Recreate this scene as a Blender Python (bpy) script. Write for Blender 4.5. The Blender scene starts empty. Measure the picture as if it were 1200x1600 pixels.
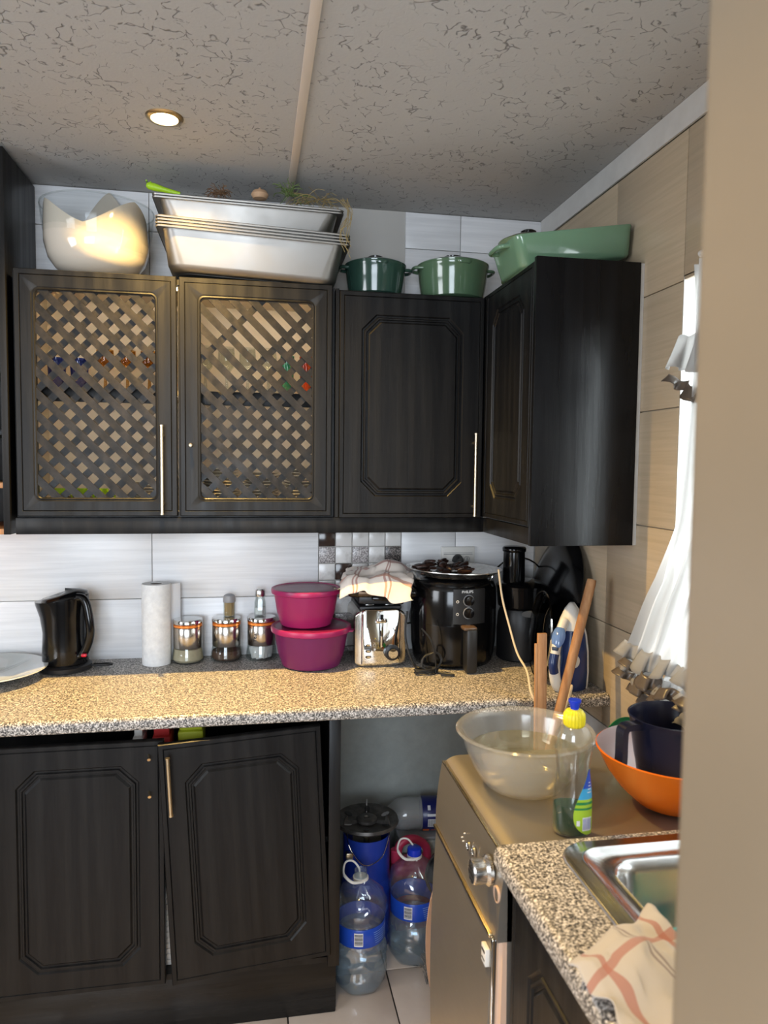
import bpy, bmesh, math, random
from mathutils import Vector, Matrix, noise
random.seed(7)
PI = math.pi
sc = bpy.context.scene
C = sc.collection

# ---------------------------------------------------------------- camera
CAM = Vector((-1.0125, -2.5017, 1.5484)); YAW, PITCH, ROLL, FPX = .17854, .06241, .01108, 1134.53
FWD = Vector((math.sin(YAW)*math.cos(PITCH), math.cos(YAW)*math.cos(PITCH), -math.sin(PITCH)))
_r = Vector((math.cos(YAW), -math.sin(YAW), 0)); _u = _r.cross(FWD)
RT = _r*math.cos(ROLL) + _u*math.sin(ROLL); UP = -_r*math.sin(ROLL) + _u*math.cos(ROLL)
cd = bpy.data.cameras.new('camera'); cam = bpy.data.objects.new('camera', cd); C.objects.link(cam)
cam.matrix_world = Matrix(((RT.x, UP.x, -FWD.x, CAM.x), (RT.y, UP.y, -FWD.y, CAM.y), (RT.z, UP.z, -FWD.z, CAM.z), (0, 0, 0, 1)))
cd.sensor_fit = 'HORIZONTAL'; cd.sensor_width = 36; cd.lens = 36*FPX/1200; cd.clip_start = .02
cd.dof.use_dof = True; cd.dof.focus_distance = 2.1; cd.dof.aperture_fstop = 6.0
sc.camera = cam
def ray(u, v): return FWD + RT*((u-600)/FPX) - UP*((v-800)/FPX)
def at_x(u, v, x): d = ray(u, v); return CAM + d*((x-CAM.x)/d.x)      # point of a photo pixel on the plane x = const
def at_y(u, v, y): d = ray(u, v); return CAM + d*((y-CAM.y)/d.y)
def at_z(u, v, z): d = ray(u, v); return CAM + d*((z-CAM.z)/d.z)

# ---------------------------------------------------------------- world, lights, exposure
w = bpy.data.worlds.new('world'); sc.world = w; w.use_nodes = True
w.node_tree.nodes['Background'].inputs[0].default_value = (.80, .90, 1, 1)
w.node_tree.nodes['Background'].inputs[1].default_value = 3.0
sc.view_settings.view_transform = 'Standard'; sc.view_settings.look = 'None'
sc.view_settings.exposure = 0.0; sc.view_settings.gamma = 1; sc.view_settings.use_curve_mapping = False
def area(name, loc, rot, sx, sy, e, col, spread=PI):
    l = bpy.data.lights.new(name, 'AREA'); l.shape = 'RECTANGLE'; l.size = sx; l.size_y = sy; l.energy = e; l.color = col; l.spread = spread
    o = bpy.data.objects.new(name, l); o.location = loc; o.rotation_euler = rot; C.objects.link(o); return o
area('window_daylight', (.17, -1.42, 1.52), (0, PI/2, 0), .96, 1.02, 30, (.93, .96, 1))
area('rear_window_daylight', (-1.7, -4.55, 1.45), (PI/2, 0, 0), 1.7, 1.5, 84, (.80, .89, 1))
area('left_window_daylight', (-3.45, -2.2, 1.55), (0, -PI/2, 0), 1.1, 1.2, 40, (.92, .95, 1))
def spot(name, loc, e, size, blend, col, rad=.018):
    l = bpy.data.lights.new(name, 'SPOT'); l.energy = e; l.spot_size = size; l.spot_blend = blend; l.color = col; l.shadow_soft_size = rad
    o = bpy.data.objects.new(name, l); o.location = loc; C.objects.link(o); return o
ZC = 2.4245
WARM = (1, .64, .20)
spot('downlight_beam', (-1.2332, -.5365, ZC-.012), 240, math.radians(132), 1.0, WARM)
spot('downlight_beam', (-1.2, -2.0, ZC-.012), 26, math.radians(92), .5, WARM)

# ---------------------------------------------------------------- materials
MATS = {}
def nt(name):
    m = bpy.data.materials.new(name); m.use_nodes = True
    n = m.node_tree.nodes; l = m.node_tree.links; MATS[name] = m
    return m, n, l, n['Principled BSDF']
def M(name, col, rough=.5, metal=0, coat=0, trans=0, ior=1.45, emit=None, es=0, sss=0, aniso=0, sheen=0):
    m, n, l, b = nt(name)
    b.inputs['Base Color'].default_value = (*col, 1); b.inputs['Roughness'].default_value = rough
    b.inputs['Metallic'].default_value = metal; b.inputs['Coat Weight'].default_value = coat
    b.inputs['Transmission Weight'].default_value = trans; b.inputs['IOR'].default_value = ior
    b.inputs['Sheen Weight'].default_value = sheen
    if emit: b.inputs['Emission Color'].default_value = (*emit, 1); b.inputs['Emission Strength'].default_value = es
    if sss: b.inputs['Subsurface Weight'].default_value = sss; b.inputs['Subsurface Radius'].default_value = (.02, .02, .02)
    return m
def coords(n, l, scale, kind='Object'):
    t = n.new('ShaderNodeTexCoord'); mp = n.new('ShaderNodeMapping'); mp.inputs['Scale'].default_value = scale
    l.new(t.outputs[kind], mp.inputs[0]); return mp.outputs[0]
def noise_n(n, l, vec, scale, detail=3, rough=.5, dist=0):
    x = n.new('ShaderNodeTexNoise'); x.inputs['Scale'].default_value = scale; x.inputs['Detail'].default_value = detail
    x.inputs['Roughness'].default_value = rough; x.inputs['Distortion'].default_value = dist; l.new(vec, x.inputs['Vector']); return x.outputs[0]
def ramp(n, l, fac, stops, interp='LINEAR'):
    r = n.new('ShaderNodeValToRGB'); r.color_ramp.interpolation = interp; e = r.color_ramp.elements
    while len(e) < len(stops): e.new(.5)
    for x, (p, c) in zip(e, stops): x.position = p; x.color = (*c, 1) if len(c) == 3 else c
    l.new(fac, r.inputs[0]); return r.outputs[0]
def bump(n, l, h, b, strength=.3, dist=.002):
    x = n.new('ShaderNodeBump'); x.inputs['Strength'].default_value = strength; x.inputs['Distance'].default_value = dist
    l.new(h, x.inputs['Height']); l.new(x.outputs[0], b.inputs['Normal'])
def g(v): return (v, v, v)
def math_n(n, l, op, a, bb):
    x = n.new('ShaderNodeMath'); x.operation = op
    for i, q in enumerate((a, bb)):
        if isinstance(q, (int, float)): x.inputs[i].default_value = q
        else: l.new(q, x.inputs[i])
    return x.outputs[0]
def wood(name, base, hi, rough, scl=(1, 1, .06), vert=True):
    m, n, l, b = nt(name)
    v = coords(n, l, scl); a = noise_n(n, l, v, 90, 6, .65, .3); c = noise_n(n, l, v, 14, 4, .6, 1.2)
    w_ = n.new('ShaderNodeTexWave'); w_.inputs['Scale'].default_value = 5; w_.inputs['Distortion'].default_value = 22; w_.inputs['Detail'].default_value = 3; w_.inputs['Detail Scale'].default_value = .6
    w_.bands_direction = 'X'; l.new(v, w_.inputs[0])
    h = math_n(n, l, 'ADD', a, math_n(n, l, 'MULTIPLY', w_.outputs[1], .3))
    l.new(ramp(n, l, h, [(.45, base), (1.0, hi)]), b.inputs['Base Color'])
    b.inputs['IOR'].default_value = 1.38; b.inputs['Specular IOR Level'].default_value = .36; l.new(ramp(n, l, c, [(.3, g(rough-.07)), (.7, g(rough+.1))]), b.inputs['Roughness'])
    bump(n, l, h, b, .28, .0015); return m
WB = wood('black_oak', (.004, .004, .0045), (.012, .0115, .011), .40)
PANEL = wood('black_panel', (.003, .003, .0035), (.006, .006, .007), .28)
SLAT = wood('slat_oak', (.006, .0055, .005), (.022, .019, .016), .42, (1, 1, 1))
PLINTH = wood('plinth_black', (.008, .008, .008), (.018, .017, .016), .22, (.06, 1, 1))
def granite(name, base, dark, light, s=420):
    m, n, l, b = nt(name); v = coords(n, l, (1, 1, 1))
    a = noise_n(n, l, v, s*.55, 2, .6, .4); c = noise_n(n, l, v, s*.22, 3, .6)
    h = math_n(n, l, 'ADD', math_n(n, l, 'MULTIPLY', a, .75), math_n(n, l, 'MULTIPLY', c, .25))
    l.new(ramp(n, l, h, [(.40, dark), (.47, tuple(x*.5 for x in base)), (.52, base), (.60, light)]), b.inputs['Base Color'])
    b.inputs['Roughness'].default_value = .42; bump(n, l, a, b, .05, .001); return m
GR = granite('granite_laminate', (.33, .30, .265), (.035, .033, .035), (.70, .65, .60), 460)
def tilemat(name, base, vary, rough):
    m, n, l, b = nt(name); v = coords(n, l, (1, 1, 1)); t = n.new('ShaderNodeMapping'); t.inputs['Scale'].default_value = (1.2, 1.2, 34)
    l.new(v, t.inputs[0]); a = noise_n(n, l, t.outputs[0], 2.2, 5, .6, .5)
    l.new(ramp(n, l, a, [(.3, vary), (.6, base)]), b.inputs['Base Color']); b.inputs['Roughness'].default_value = rough
    bump(n, l, a, b, .05, .001); return m
TW = tilemat('white_tile', (.80, .80, .81), (.68, .68, .69), .30)
TC = tilemat('cream_tile', (.47, .38, .27), (.40, .32, .22), .28)
GROUT = M('grey_grout', (.36, .31, .24), .9); GROUTW = M('pale_grout', (.48, .46, .43), .9); GROUTD = M('dark_grout', (.035, .03, .028), .9)
def ceilmat():
    m, n, l, b = nt('textured_ceiling'); v = coords(n, l, (1, 1, 1))
    d = noise_n(n, l, v, 9, 2, .5); vv = n.new('ShaderNodeVectorMath'); vv.operation = 'ADD'; l.new(v, vv.inputs[0])
    nc = n.new('ShaderNodeTexNoise'); nc.inputs['Scale'].default_value = 16; l.new(v, nc.inputs['Vector'])
    sc_ = n.new('ShaderNodeVectorMath'); sc_.operation = 'SCALE'; sc_.inputs['Scale'].default_value = .075; l.new(nc.outputs['Color'], sc_.inputs[0]); l.new(sc_.outputs[0], vv.inputs[1])
    vo = n.new('ShaderNodeTexVoronoi'); vo.feature = 'DISTANCE_TO_EDGE'; vo.inputs['Scale'].default_value = 26; l.new(vv.outputs[0], vo.inputs['Vector'])
    line = ramp(n, l, vo.outputs['Distance'], [(.0, g(1)), (.045, g(0))])
    mask = ramp(n, l, noise_n(n, l, v, 34, 3, .65), [(.50, g(0)), (.56, g(1))])
    mask2 = ramp(n, l, noise_n(n, l, v, 5, 2, .5), [(.36, g(.15)), (.55, g(1))])
    s = math_n(n, l, 'MULTIPLY', math_n(n, l, 'MULTIPLY', line, mask), mask2)
    mx = n.new('ShaderNodeMix'); mx.data_type = 'RGBA'; l.new(s, mx.inputs[0]); mx.inputs[6].default_value = (.40, .39, .375, 1); mx.inputs[7].default_value = (.13, .125, .12, 1)
    l.new(mx.outputs[2], b.inputs['Base Color']); b.inputs['Roughness'].default_value = .75
    fine = noise_n(n, l, v, 130, 3, .6)
    hh = math_n(n, l, 'SUBTRACT', math_n(n, l, 'MULTIPLY', fine, .25), s); bump(n, l, hh, b, .5, .003); return m
CEIL = ceilmat()
def speck(name, base, dark, scale, rough, lo=.3, hi=.7, bs=.1, scl=(1, 1, 1), metal=0):
    m, n, l, b = nt(name); v = coords(n, l, scl); a = noise_n(n, l, v, scale, 4, .6)
    l.new(ramp(n, l, a, [(lo, dark), (hi, base)]), b.inputs['Base Color']); b.inputs['Roughness'].default_value = rough; b.inputs['Metallic'].default_value = metal
    bump(n, l, a, b, bs, .002); return m
FT = speck('floor_tile', (.62, .52, .44), (.52, .43, .36), 5, .22, bs=.02)
PAINT = speck('grey_wall_paint', (.30, .32, .305), (.25, .27, .255), 22, .8, bs=.15)
PAINTD = speck('shaded_room_paint', (.26, .24, .21), (.22, .20, .18), 12, .8, bs=.1)
PAINTW = speck('white_wall_paint', (.55, .54, .52), (.48, .47, .45), 12, .8, bs=.1)
PIER = speck('beige_gloss_paint', (.26, .21, .15), (.235, .19, .135), 3, .38, bs=.03)
MARB = speck('pale_marble', (.68, .66, .64), (.40, .37, .35), 16, .25, .28, .5, .02)
MBROWN = speck('brown_glass', (.045, .028, .022), (.03, .018, .015), 30, .15)
MSPEC = speck('silver_speckle', (.62, .58, .57), (.15, .13, .13), 240, .3, .42, .6)
MSPECD = speck('dark_speckle', (.34, .29, .27), (.015, .012, .012), 240, .3, .45, .65)
def brushed(name, col, rough, scl=(1, 60, 1), var=.1, bs=.05):
    m, n, l, b = nt(name); v = coords(n, l, scl); a = noise_n(n, l, v, 8, 3, .6); c = noise_n(n, l, coords(n, l, (1, 1, 1)), 9, 4, .6)
    b.inputs['Base Color'].default_value = (*col, 1); b.inputs['Metallic'].default_value = 1
    l.new(ramp(n, l, math_n(n, l, 'ADD', math_n(n, l, 'MULTIPLY', a, .5), math_n(n, l, 'MULTIPLY', c, .5)), [(.3, g(rough-var)), (.7, g(rough+var))]), b.inputs['Roughness'])
    bump(n, l, a, b, bs, .0005); return m
STEEL = brushed('brushed_steel', (.62, .61, .59), .27, (1, 1, 60))
PANST = brushed('pan_steel', (.29, .275, .255), .42, (1, 1, 1), .07, .03)
DWST = brushed('silver_appliance', (.29, .262, .225), .42, (1, 1, 80), .05, .03)
MATS['silver_appliance'].node_tree.nodes['Principled BSDF'].inputs['Metallic'].default_value = .75
SINKST = brushed('sink_steel', (.60, .60, .59), .24, (40, 1, 1), .06, .03)
SLEEVE = M('satin_steel', (.55, .52, .48), .2, 1); CHROME = M('chrome', (.75, .75, .74), .06, 1); COPPER = M('copper_seal', (1, .33, .07), .22, .6)
BRASS = M('satin_brass', (.62, .52, .36), .3, 1); IRON = speck('stove_iron', (.12, .11, .10), (.045, .042, .04), 40, .45, metal=.6)
BLK = M('gloss_black_plastic', (.003, .003, .0035), .14); BLKM = M('matt_black_plastic', (.012, .012, .013), .42)
CORD = M('black_rubber', (.012, .012, .012), .5); CORDW = M('cream_cord', (.62, .52, .38), .7)
WCER = M('cream_glazed_ceramic', (.56, .50, .42), .10, 0, .5); PLATE = M('cream_plate', (.62, .57, .47), .2)
GREEN = M('sage_enamel', (.085, .15, .085), .14, 0, .5); DISHG = M('soft_green_enamel', (.15, .27, .17), .14, 0, .5); DGREEN = M('dark_sage_enamel', (.025, .06, .045), .16, 0, .5)
MAG = M('magenta_plastic', (.30, .014, .095), .34); MAGD = M('purple_plastic', (.15, .014, .085), .36); MAGL = M('plum_lid_plastic', (.16, .010, .06), .33)
PAPER = speck('tissue_paper', (.78, .78, .77), (.66, .66, .66), 60, .9, bs=.25)
ORANGE = M('orange_plastic', (.68, .14, .006), .2); ORIN = M('pale_pink_plastic', (.60, .45, .43), .35)
NAVY = M('navy_plastic', (.008, .010, .028), .25); NAVYG = M('navy_gloss', (.02, .04, .14), .2); BLUEGAS = M('blue_enamel_paint', (.01, .035, .28), .35)
BLUE = M('royal_blue_plastic', (.01, .04, .55), .3); YEL = M('yellow_plastic', (.85, .72, .02), .35)
WPL = M('white_plastic', (.70, .68, .64), .35); PINK = M('red_plastic', (.45, .03, .08), .4); GRN = M('green_plastic', (.01, .19, .06), .35)
LIME = M('lime_plastic', (.38, .62, .02), .4); TEAL = M('teal_plastic', (.01, .28, .28), .3); SALMON = M('peach_plastic', (.62, .42, .30), .5)
MEAT = speck('dried_meat', (.055, .022, .014), (.012, .006, .005), 60, .42, bs=.8); STRAW = M('dry_straw', (.30, .22, .09), .8); HERB = M('green_herb', (.12, .17, .05), .8)
ONION = M('onion_skin', (.55, .34, .20), .5); STICK = wood('broom_wood', (.28, .13, .055), (.46, .25, .12), .55, (1, 1, .08))
DARKIN = M('dark_interior', (.02, .018, .016), .8); CABIN = speck('beige_board', (.68, .60, .47), (.62, .54, .42), 6, .5)
FUR = M('grey_fibre', (.16, .145, .13), .9); GREYPL = M('dark_grey_plastic', (.03, .035, .045), .4); LIGHTGREY = M('light_grey_plastic', (.27, .27, .28), .4)
SOAPL = M('green_liquid', (.0, .035, .015), .06); BAG = None
BEAM = M('lamp_glow', (1, .8, .5), .5, emit=(1, .72, .38), es=14)
def thin(name, tint, refl=.10, rough=.05, fac=.0, pwr=4.0):
    m, n, l, b = nt(name); n.remove(b); out = n['Material Output']
    t = n.new('ShaderNodeBsdfTransparent'); t.inputs[0].default_value = (*tint, 1)
    gl = n.new('ShaderNodeBsdfGlossy'); gl.inputs['Roughness'].default_value = rough
    df = n.new('ShaderNodeBsdfDiffuse'); df.inputs[0].default_value = (*tint, 1)
    lw = n.new('ShaderNodeLayerWeight'); lw.inputs[0].default_value = .5; pw = math_n(n, l, 'POWER', lw.outputs['Facing'], pwr)
    m1 = n.new('ShaderNodeMixShader'); m1.inputs[0].default_value = fac; l.new(t.outputs[0], m1.inputs[1]); l.new(df.outputs[0], m1.inputs[2])
    ad = math_n(n, l, 'ADD', math_n(n, l, 'MULTIPLY', pw, .55), refl*.5)
    m2 = n.new('ShaderNodeMixShader'); l.new(ad, m2.inputs[0]); l.new(m1.outputs[0], m2.inputs[1]); l.new(gl.outputs[0], m2.inputs[2])
    l.new(m2.outputs[0], out.inputs[0]); return m
GLASS = thin('clear_glass', (.90, .92, .91), .10); GLASSG = thin('amber_glass', (.80, .62, .36), .12); GLASSB = thin('blue_glass', (.06, .10, .45), .12, fac=.3)
PET = thin('clear_bottle_plastic', (.90, .95, .98), .24, .08, .03); WATER = thin('bottled_water', (.80, .89, .95), .24, .04, .10)
CBOWL = thin('frosted_plastic', (.94, .93, .90), .10, .15, .11); BWATER = thin('basin_water', (.90, .89, .80), .14, .03, .05)
GLID = thin('smoked_glass', (.35, .36, .37), .14); FILM = thin('clear_film', (.9, .9, .9), .18, .15, .2); GBOWLM = thin('glass_dish', (.95, .96, .96), .03, pwr=7.0)
ICHROME = M('iron_soleplate', (.5, .5, .52), .25, 1)
def sheer(name, col, tr):
    m, n, l, b = nt(name); n.remove(b); out = n['Material Output']
    d = n.new('ShaderNodeBsdfDiffuse'); d.inputs[0].default_value = (*col, 1); t = n.new('ShaderNodeBsdfTranslucent'); t.inputs[0].default_value = (*col, 1)
    p = n.new('ShaderNodeBsdfTransparent'); a = n.new('ShaderNodeMixShader'); a.inputs[0].default_value = .55; l.new(d.outputs[0], a.inputs[1]); l.new(t.outputs[0], a.inputs[2])
    c = n.new('ShaderNodeMixShader'); c.inputs[0].default_value = tr; l.new(a.outputs[0], c.inputs[1]); l.new(p.outputs[0], c.inputs[2]); l.new(c.outputs[0], out.inputs[0]); return m
SHEER = sheer('sheer_white_voile', (.50, .49, .48), .10); SATIN = M('grey_brown_satin', (.10, .08, .065), .3)
def clothmat(name, base, s1, s2, lines_u, lines_v):
    # woven check: lines = (position, half width, colour index) in UV space
    m, n, l, b = nt(name); t = n.new('ShaderNodeTexCoord'); sp = n.new('ShaderNodeSeparateXYZ'); l.new(t.outputs['UV'], sp.inputs[0])
    cur = None
    rgb = n.new('ShaderNodeRGB'); rgb.outputs[0].default_value = (*base, 1); cur = rgb.outputs[0]
    for ax, L in ((0, lines_u), (1, lines_v)):
        for (p, hw, k) in L:
            d = math_n(n, l, 'ABSOLUTE', math_n(n, l, 'SUBTRACT', sp.outputs[ax], p), 0)
            f = math_n(n, l, 'MULTIPLY', math_n(n, l, 'LESS_THAN', d, hw), .75)
            mx = n.new('ShaderNodeMix'); mx.data_type = 'RGBA'; l.new(f, mx.inputs[0]); l.new(cur, mx.inputs[6]); mx.inputs[7].default_value = (*(s1 if k == 0 else s2), 1); cur = mx.outputs[2]
    l.new(cur, b.inputs['Base Color']); b.inputs['Roughness'].default_value = .9; b.inputs['Sheen Weight'].default_value = .2
    wv = noise_n(n, l, coords(n, l, (1, 1, 1), 'UV'), 120, 2, .5); bump(n, l, wv, b, .25, .001); return m
CLOTH1 = clothmat('checked_cloth', (.80, .70, .62), (.36, .14, .11), (.50, .22, .14), [(.18, .012, 0), (.23, .012, 0), (.62, .012, 0), (.67, .012, 0)], [(.2, .03, 1), (.58, .03, 0), (.93, .03, 1)])
CLOTH2 = clothmat('checked_tea_towel', (.46, .42, .375), (.34, .12, .085), (.14, .10, .10), [(.16, .022, 0), (.50, .008, 1), (.535, .008, 1), (.84, .02, 0)], [(.15, .022, 0), (.5, .008, 1), (.53, .008, 1), (.8, .022, 0)])

# ---------------------------------------------------------------- mesh helpers
class MB:
    def __init__(s): s.v = []; s.f = []; s.m = []; s.mats = []; s.cur = 0
    def use(s, mt):
        if mt not in s.mats: s.mats.append(mt)
        s.cur = s.mats.index(mt); return s
    def add(s, vs, fs):
        k = len(s.v); s.v += [tuple(v) for v in vs]
        for f in fs: s.f.append([i+k for i in f]); s.m.append(s.cur)
        return s
    def box(s, x0, y0, z0, x1, y1, z1, b=0):
        x0, x1 = min(x0, x1), max(x0, x1); y0, y1 = min(y0, y1), max(y0, y1); z0, z1 = min(z0, z1), max(z0, z1)
        if b <= 0:
            return s.add([(x0, y0, z0), (x1, y0, z0), (x1, y1, z0), (x0, y1, z0), (x0, y0, z1), (x1, y0, z1), (x1, y1, z1), (x0, y1, z1)],
                  [(0, 3, 2, 1), (4, 5, 6, 7), (0, 1, 5, 4), (1, 2, 6, 5), (2, 3, 7, 6), (3, 0, 4, 7)])
        b = min(b, (x1-x0)/2.01, (y1-y0)/2.01, (z1-z0)/2.01); bm = bmesh.new()
        r = bmesh.ops.create_cube(bm, size=1); bmesh.ops.scale(bm, vec=(x1-x0, y1-y0, z1-z0), verts=bm.verts)
        bmesh.ops.translate(bm, vec=((x0+x1)/2, (y0+y1)/2, (z0+z1)/2), verts=bm.verts)
        bmesh.ops.bevel(bm, geom=list(bm.edges), offset=b, segments=2 if b < .01 else 4, profile=.5, affect='EDGES')
        bm.verts.index_update(); s.add([v.co[:] for v in bm.verts], [[v.index for v in f.verts] for f in bm.faces]); bm.free(); return s
    def rings(s, R, closed=True, cap0=True, cap1=True):
        n = len(R[0]); vs = [p for r in R for p in r]; fs = []
        for i in range(len(R)-1):
            for j in range(n if closed else n-1):
                k = (j+1) % n; fs.append((i*n+j, i*n+k, (i+1)*n+k, (i+1)*n+j))
        if cap0: fs.append(tuple(range(n-1, -1, -1)))
        if cap1: fs.append(tuple((len(R)-1)*n+j for j in range(n)))
        return s.add(vs, fs)
    def lathe(s, prof, n=32, c=(0, 0, 0), sx=1, sy=1, fn=None, cap0=True, cap1=True):
        R = []
        for i, (r, z) in enumerate(prof):
            q = []
            for j in range(n):
                t = 2*PI*j/n; rr, zz = (r, z) if fn is None else fn(r, z, t, i)
                q.append((c[0]+rr*sx*math.cos(t), c[1]+rr*sy*math.sin(t), c[2]+zz))
            R.append(q)
        return s.rings(R, True, cap0, cap1)
    def tube(s, pts, r, n=8, caps=True):
        P = [Vector(p) for p in pts]; R = []; up = None
        for i, p in enumerate(P):
            d = (P[min(i+1, len(P)-1)]-P[max(i-1, 0)])
            d = d.normalized() if d.length > 1e-9 else Vector((0, 0, 1))
            if up is None: up = Vector((0, 0, 1)) if abs(d.z) < .9 else Vector((1, 0, 0))
            a = d.cross(up); a = a.normalized() if a.length > 1e-6 else d.orthogonal().normalized()
            b = a.cross(d).normalized(); up = b
            rr = r[i] if isinstance(r, (list, tuple)) else r
            R.append([tuple(p + a*rr*math.cos(2*PI*j/n) + b*rr*math.sin(2*PI*j/n)) for j in range(n)])
        return s.rings(R, True, caps, caps)
    def cyl(s, a, b, r, n=16, r2=None): return s.tube([a, b], [r, r if r2 is None else r2], n)
    def poly(s, pts, off):
        # flat polygon extruded by vector off
        n = len(pts); o = Vector(off); P = [Vector(p) for p in pts]
        return s.add(P + [p+o for p in P], [tuple(range(n)), tuple(range(2*n-1, n-1, -1))] + [(i, i+n, (i+1) % n+n, (i+1) % n) for i in range(n)])
    def xf(s, mtx, k=0):
        for i in range(k, len(s.v)): s.v[i] = tuple(mtx @ Vector(s.v[i]))
        return s
    def build(s, name, mt=None, parent=None, ang=40, **kw):
        me = bpy.data.meshes.new(name); me.from_pydata(s.v, [], s.f)
        for x in (s.mats or [mt]): me.materials.append(x)
        if s.mats: me.polygons.foreach_set('material_index', s.m)
        bm = bmesh.new(); bm.from_mesh(me); bmesh.ops.recalc_face_normals(bm, faces=bm.faces); bm.to_mesh(me); bm.free()
        me.polygons.foreach_set('use_smooth', [True]*len(me.polygons)); me.set_sharp_from_angle(angle=math.radians(ang)); me.update()
        o = bpy.data.objects.new(name, me); C.objects.link(o)
        if parent: o.parent = parent
        tag(o, **kw); return o
def tag(o, label=None, cat=None, group=None, kind=None):
    if label: o['label'] = label
    if cat: o['category'] = cat
    if group: o['group'] = group
    if kind: o['kind'] = kind
    return o
def thing(name, label, cat, loc=(0, 0, 0), rot=(0, 0, 0), group=None):
    o = bpy.data.objects.new(name, None); o.empty_display_size = .05; C.objects.link(o); o.location = loc; o.rotation_euler = rot
    return tag(o, label, cat, group)
def dup(root, loc=None, rot=None, label=None, group=None):
    r = root.copy(); C.objects.link(r)
    if loc is not None: r.location = loc
    if rot is not None: r.rotation_euler = rot
    if label: r['label'] = label
    if group: r['group'] = group
    for ch in list(root.children):
        c = ch.copy(); C.objects.link(c); c.parent = r
        for q in list(ch.children): d = q.copy(); C.objects.link(d); d.parent = c
    return r
def share(name, src, loc, parent, rot=None):
    o = bpy.data.objects.new(name, src.data); C.objects.link(o); o.parent = parent; o.location = loc
    if rot: o.rotation_euler = rot
    return o
def spline(pts, n=12):
    P = [Vector(p) for p in pts]; P = [P[0]*2-P[1]] + P + [P[-1]*2-P[-2]]; out = []
    for i in range(1, len(P)-2):
        for k in range(n):
            t = k/n; a, b, c, d = P[i-1:i+3]
            out.append(.5*((2*b)+(c-a)*t+(2*a-5*b+4*c-d)*t*t+(3*b-a-3*c+d)*t**3))
    return out + [P[-2]]
def text(name, s, size, mt, parent, loc, rot, ext=.0004, label=None, ax='CENTER'):
    cu = bpy.data.curves.new(name, 'FONT'); cu.body = s; cu.size = size; cu.extrude = ext; cu.align_x = ax; cu.align_y = 'CENTER'
    t = bpy.data.objects.new('tmp', cu); C.objects.link(t); me = bpy.data.meshes.new_from_object(t); bpy.data.objects.remove(t)
    me.name = name; me.materials.clear(); me.materials.append(mt)
    o = bpy.data.objects.new(name, me); C.objects.link(o); o.parent = parent; o.location = loc; o.rotation_euler = rot
    if label: o['label'] = label
    return o
def surf(name, nu, nv, fn, mt, parent=None, thick=0, wrapu=False, **kw):
    me = bpy.data.meshes.new(name); vs = [fn(i/(nu), j/(nv)) for j in range(nv+1) for i in range(nu+1)]
    fs = [(j*(nu+1)+i, j*(nu+1)+i+1, (j+1)*(nu+1)+i+1, (j+1)*(nu+1)+i) for j in range(nv) for i in range(nu)]
    me.from_pydata([tuple(v) for v in vs], [], fs); me.materials.append(mt); uv = me.uv_layers.new(name='UVMap')
    for p in me.polygons:
        p.use_smooth = True
        for li in p.loop_indices:
            vi = me.loops[li].vertex_index; uv.data[li].uv = ((vi % (nu+1))/nu, (vi//(nu+1))/nv)
    o = bpy.data.objects.new(name, me); C.objects.link(o)
    if parent: o.parent = parent
    if thick: md = o.modifiers.new('thickness', 'SOLIDIFY'); md.thickness = thick; md.offset = 0
    tag(o, **kw); return o

# ================================================================ THE SETTING
XW, YR, XLW = 0.0, -4.6, -3.5
def struct(name, mb, mt, parent=None, **kw):
    o = mb.build(name, mt, parent); o['kind'] = 'structure'; return o
wb = struct('wall_back', MB().box(XLW, .008, 0, .15, .15, ZC), GROUTW)
# window opening in the right wall: y -1.95..-.89, z 1.02..2.01
WY0, WY1, WZ0, WZ1 = -1.95, -.89, 1.02, 2.012
m = MB(); m.box(.008, WY1, 0, .15, .15, ZC); m.box(.008, YR, 0, .15, WY0, ZC); m.box(.008, WY0, 0, .15, WY1, WZ0); m.box(.008, WY0, WZ1, .15, WY1, ZC)
wr = struct('wall_right', m, GROUT)
m = MB(); m.box(XLW-.1, YR, 0, XLW, -2.75, ZC); m.box(XLW-.1, -1.65, 0, XLW, .15, ZC); m.box(XLW-.1, -2.75, 0, XLW, -1.65, .95); m.box(XLW-.1, -2.75, 2.15, XLW, -1.65, ZC)
struct('wall_left', m, PAINTD)
m = MB(); m.box(XLW, YR-.1, 0, -2.55, YR, ZC); m.box(-.85, YR-.1, 0, .15, YR, ZC); m.box(-2.55, YR-.1, 0, -.85, YR, .7); m.box(-2.55, YR-.1, 2.2, -.85, YR, ZC)
struct('wall_rear', m, PAINTD)
# pier in the foreground
struct('wall_foreground', MB().box(-.703, -4.5, 0, -.03, -2.02, ZC-.001, .012), PIER)
floor = struct('floor', MB().box(XLW, YR, -.05, .15, .15, -.004), GROUTD)
ceil = struct('ceiling', MB().box(XLW, YR, ZC, .15, .15, ZC+.05), CEIL)
struct('trim_1', MB().box(-.9065, YR+.01, ZC-.006, -.8835, .0, ZC-.0003, .002), M('ceiling_strip', (.62, .55, .48), .6))
# upper paint band on the right wall above the tiles
struct('trim_2', MB().box(-.006, YR+.02, 2.357, .0, -.002, ZC-.001), PAINTW)
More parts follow.
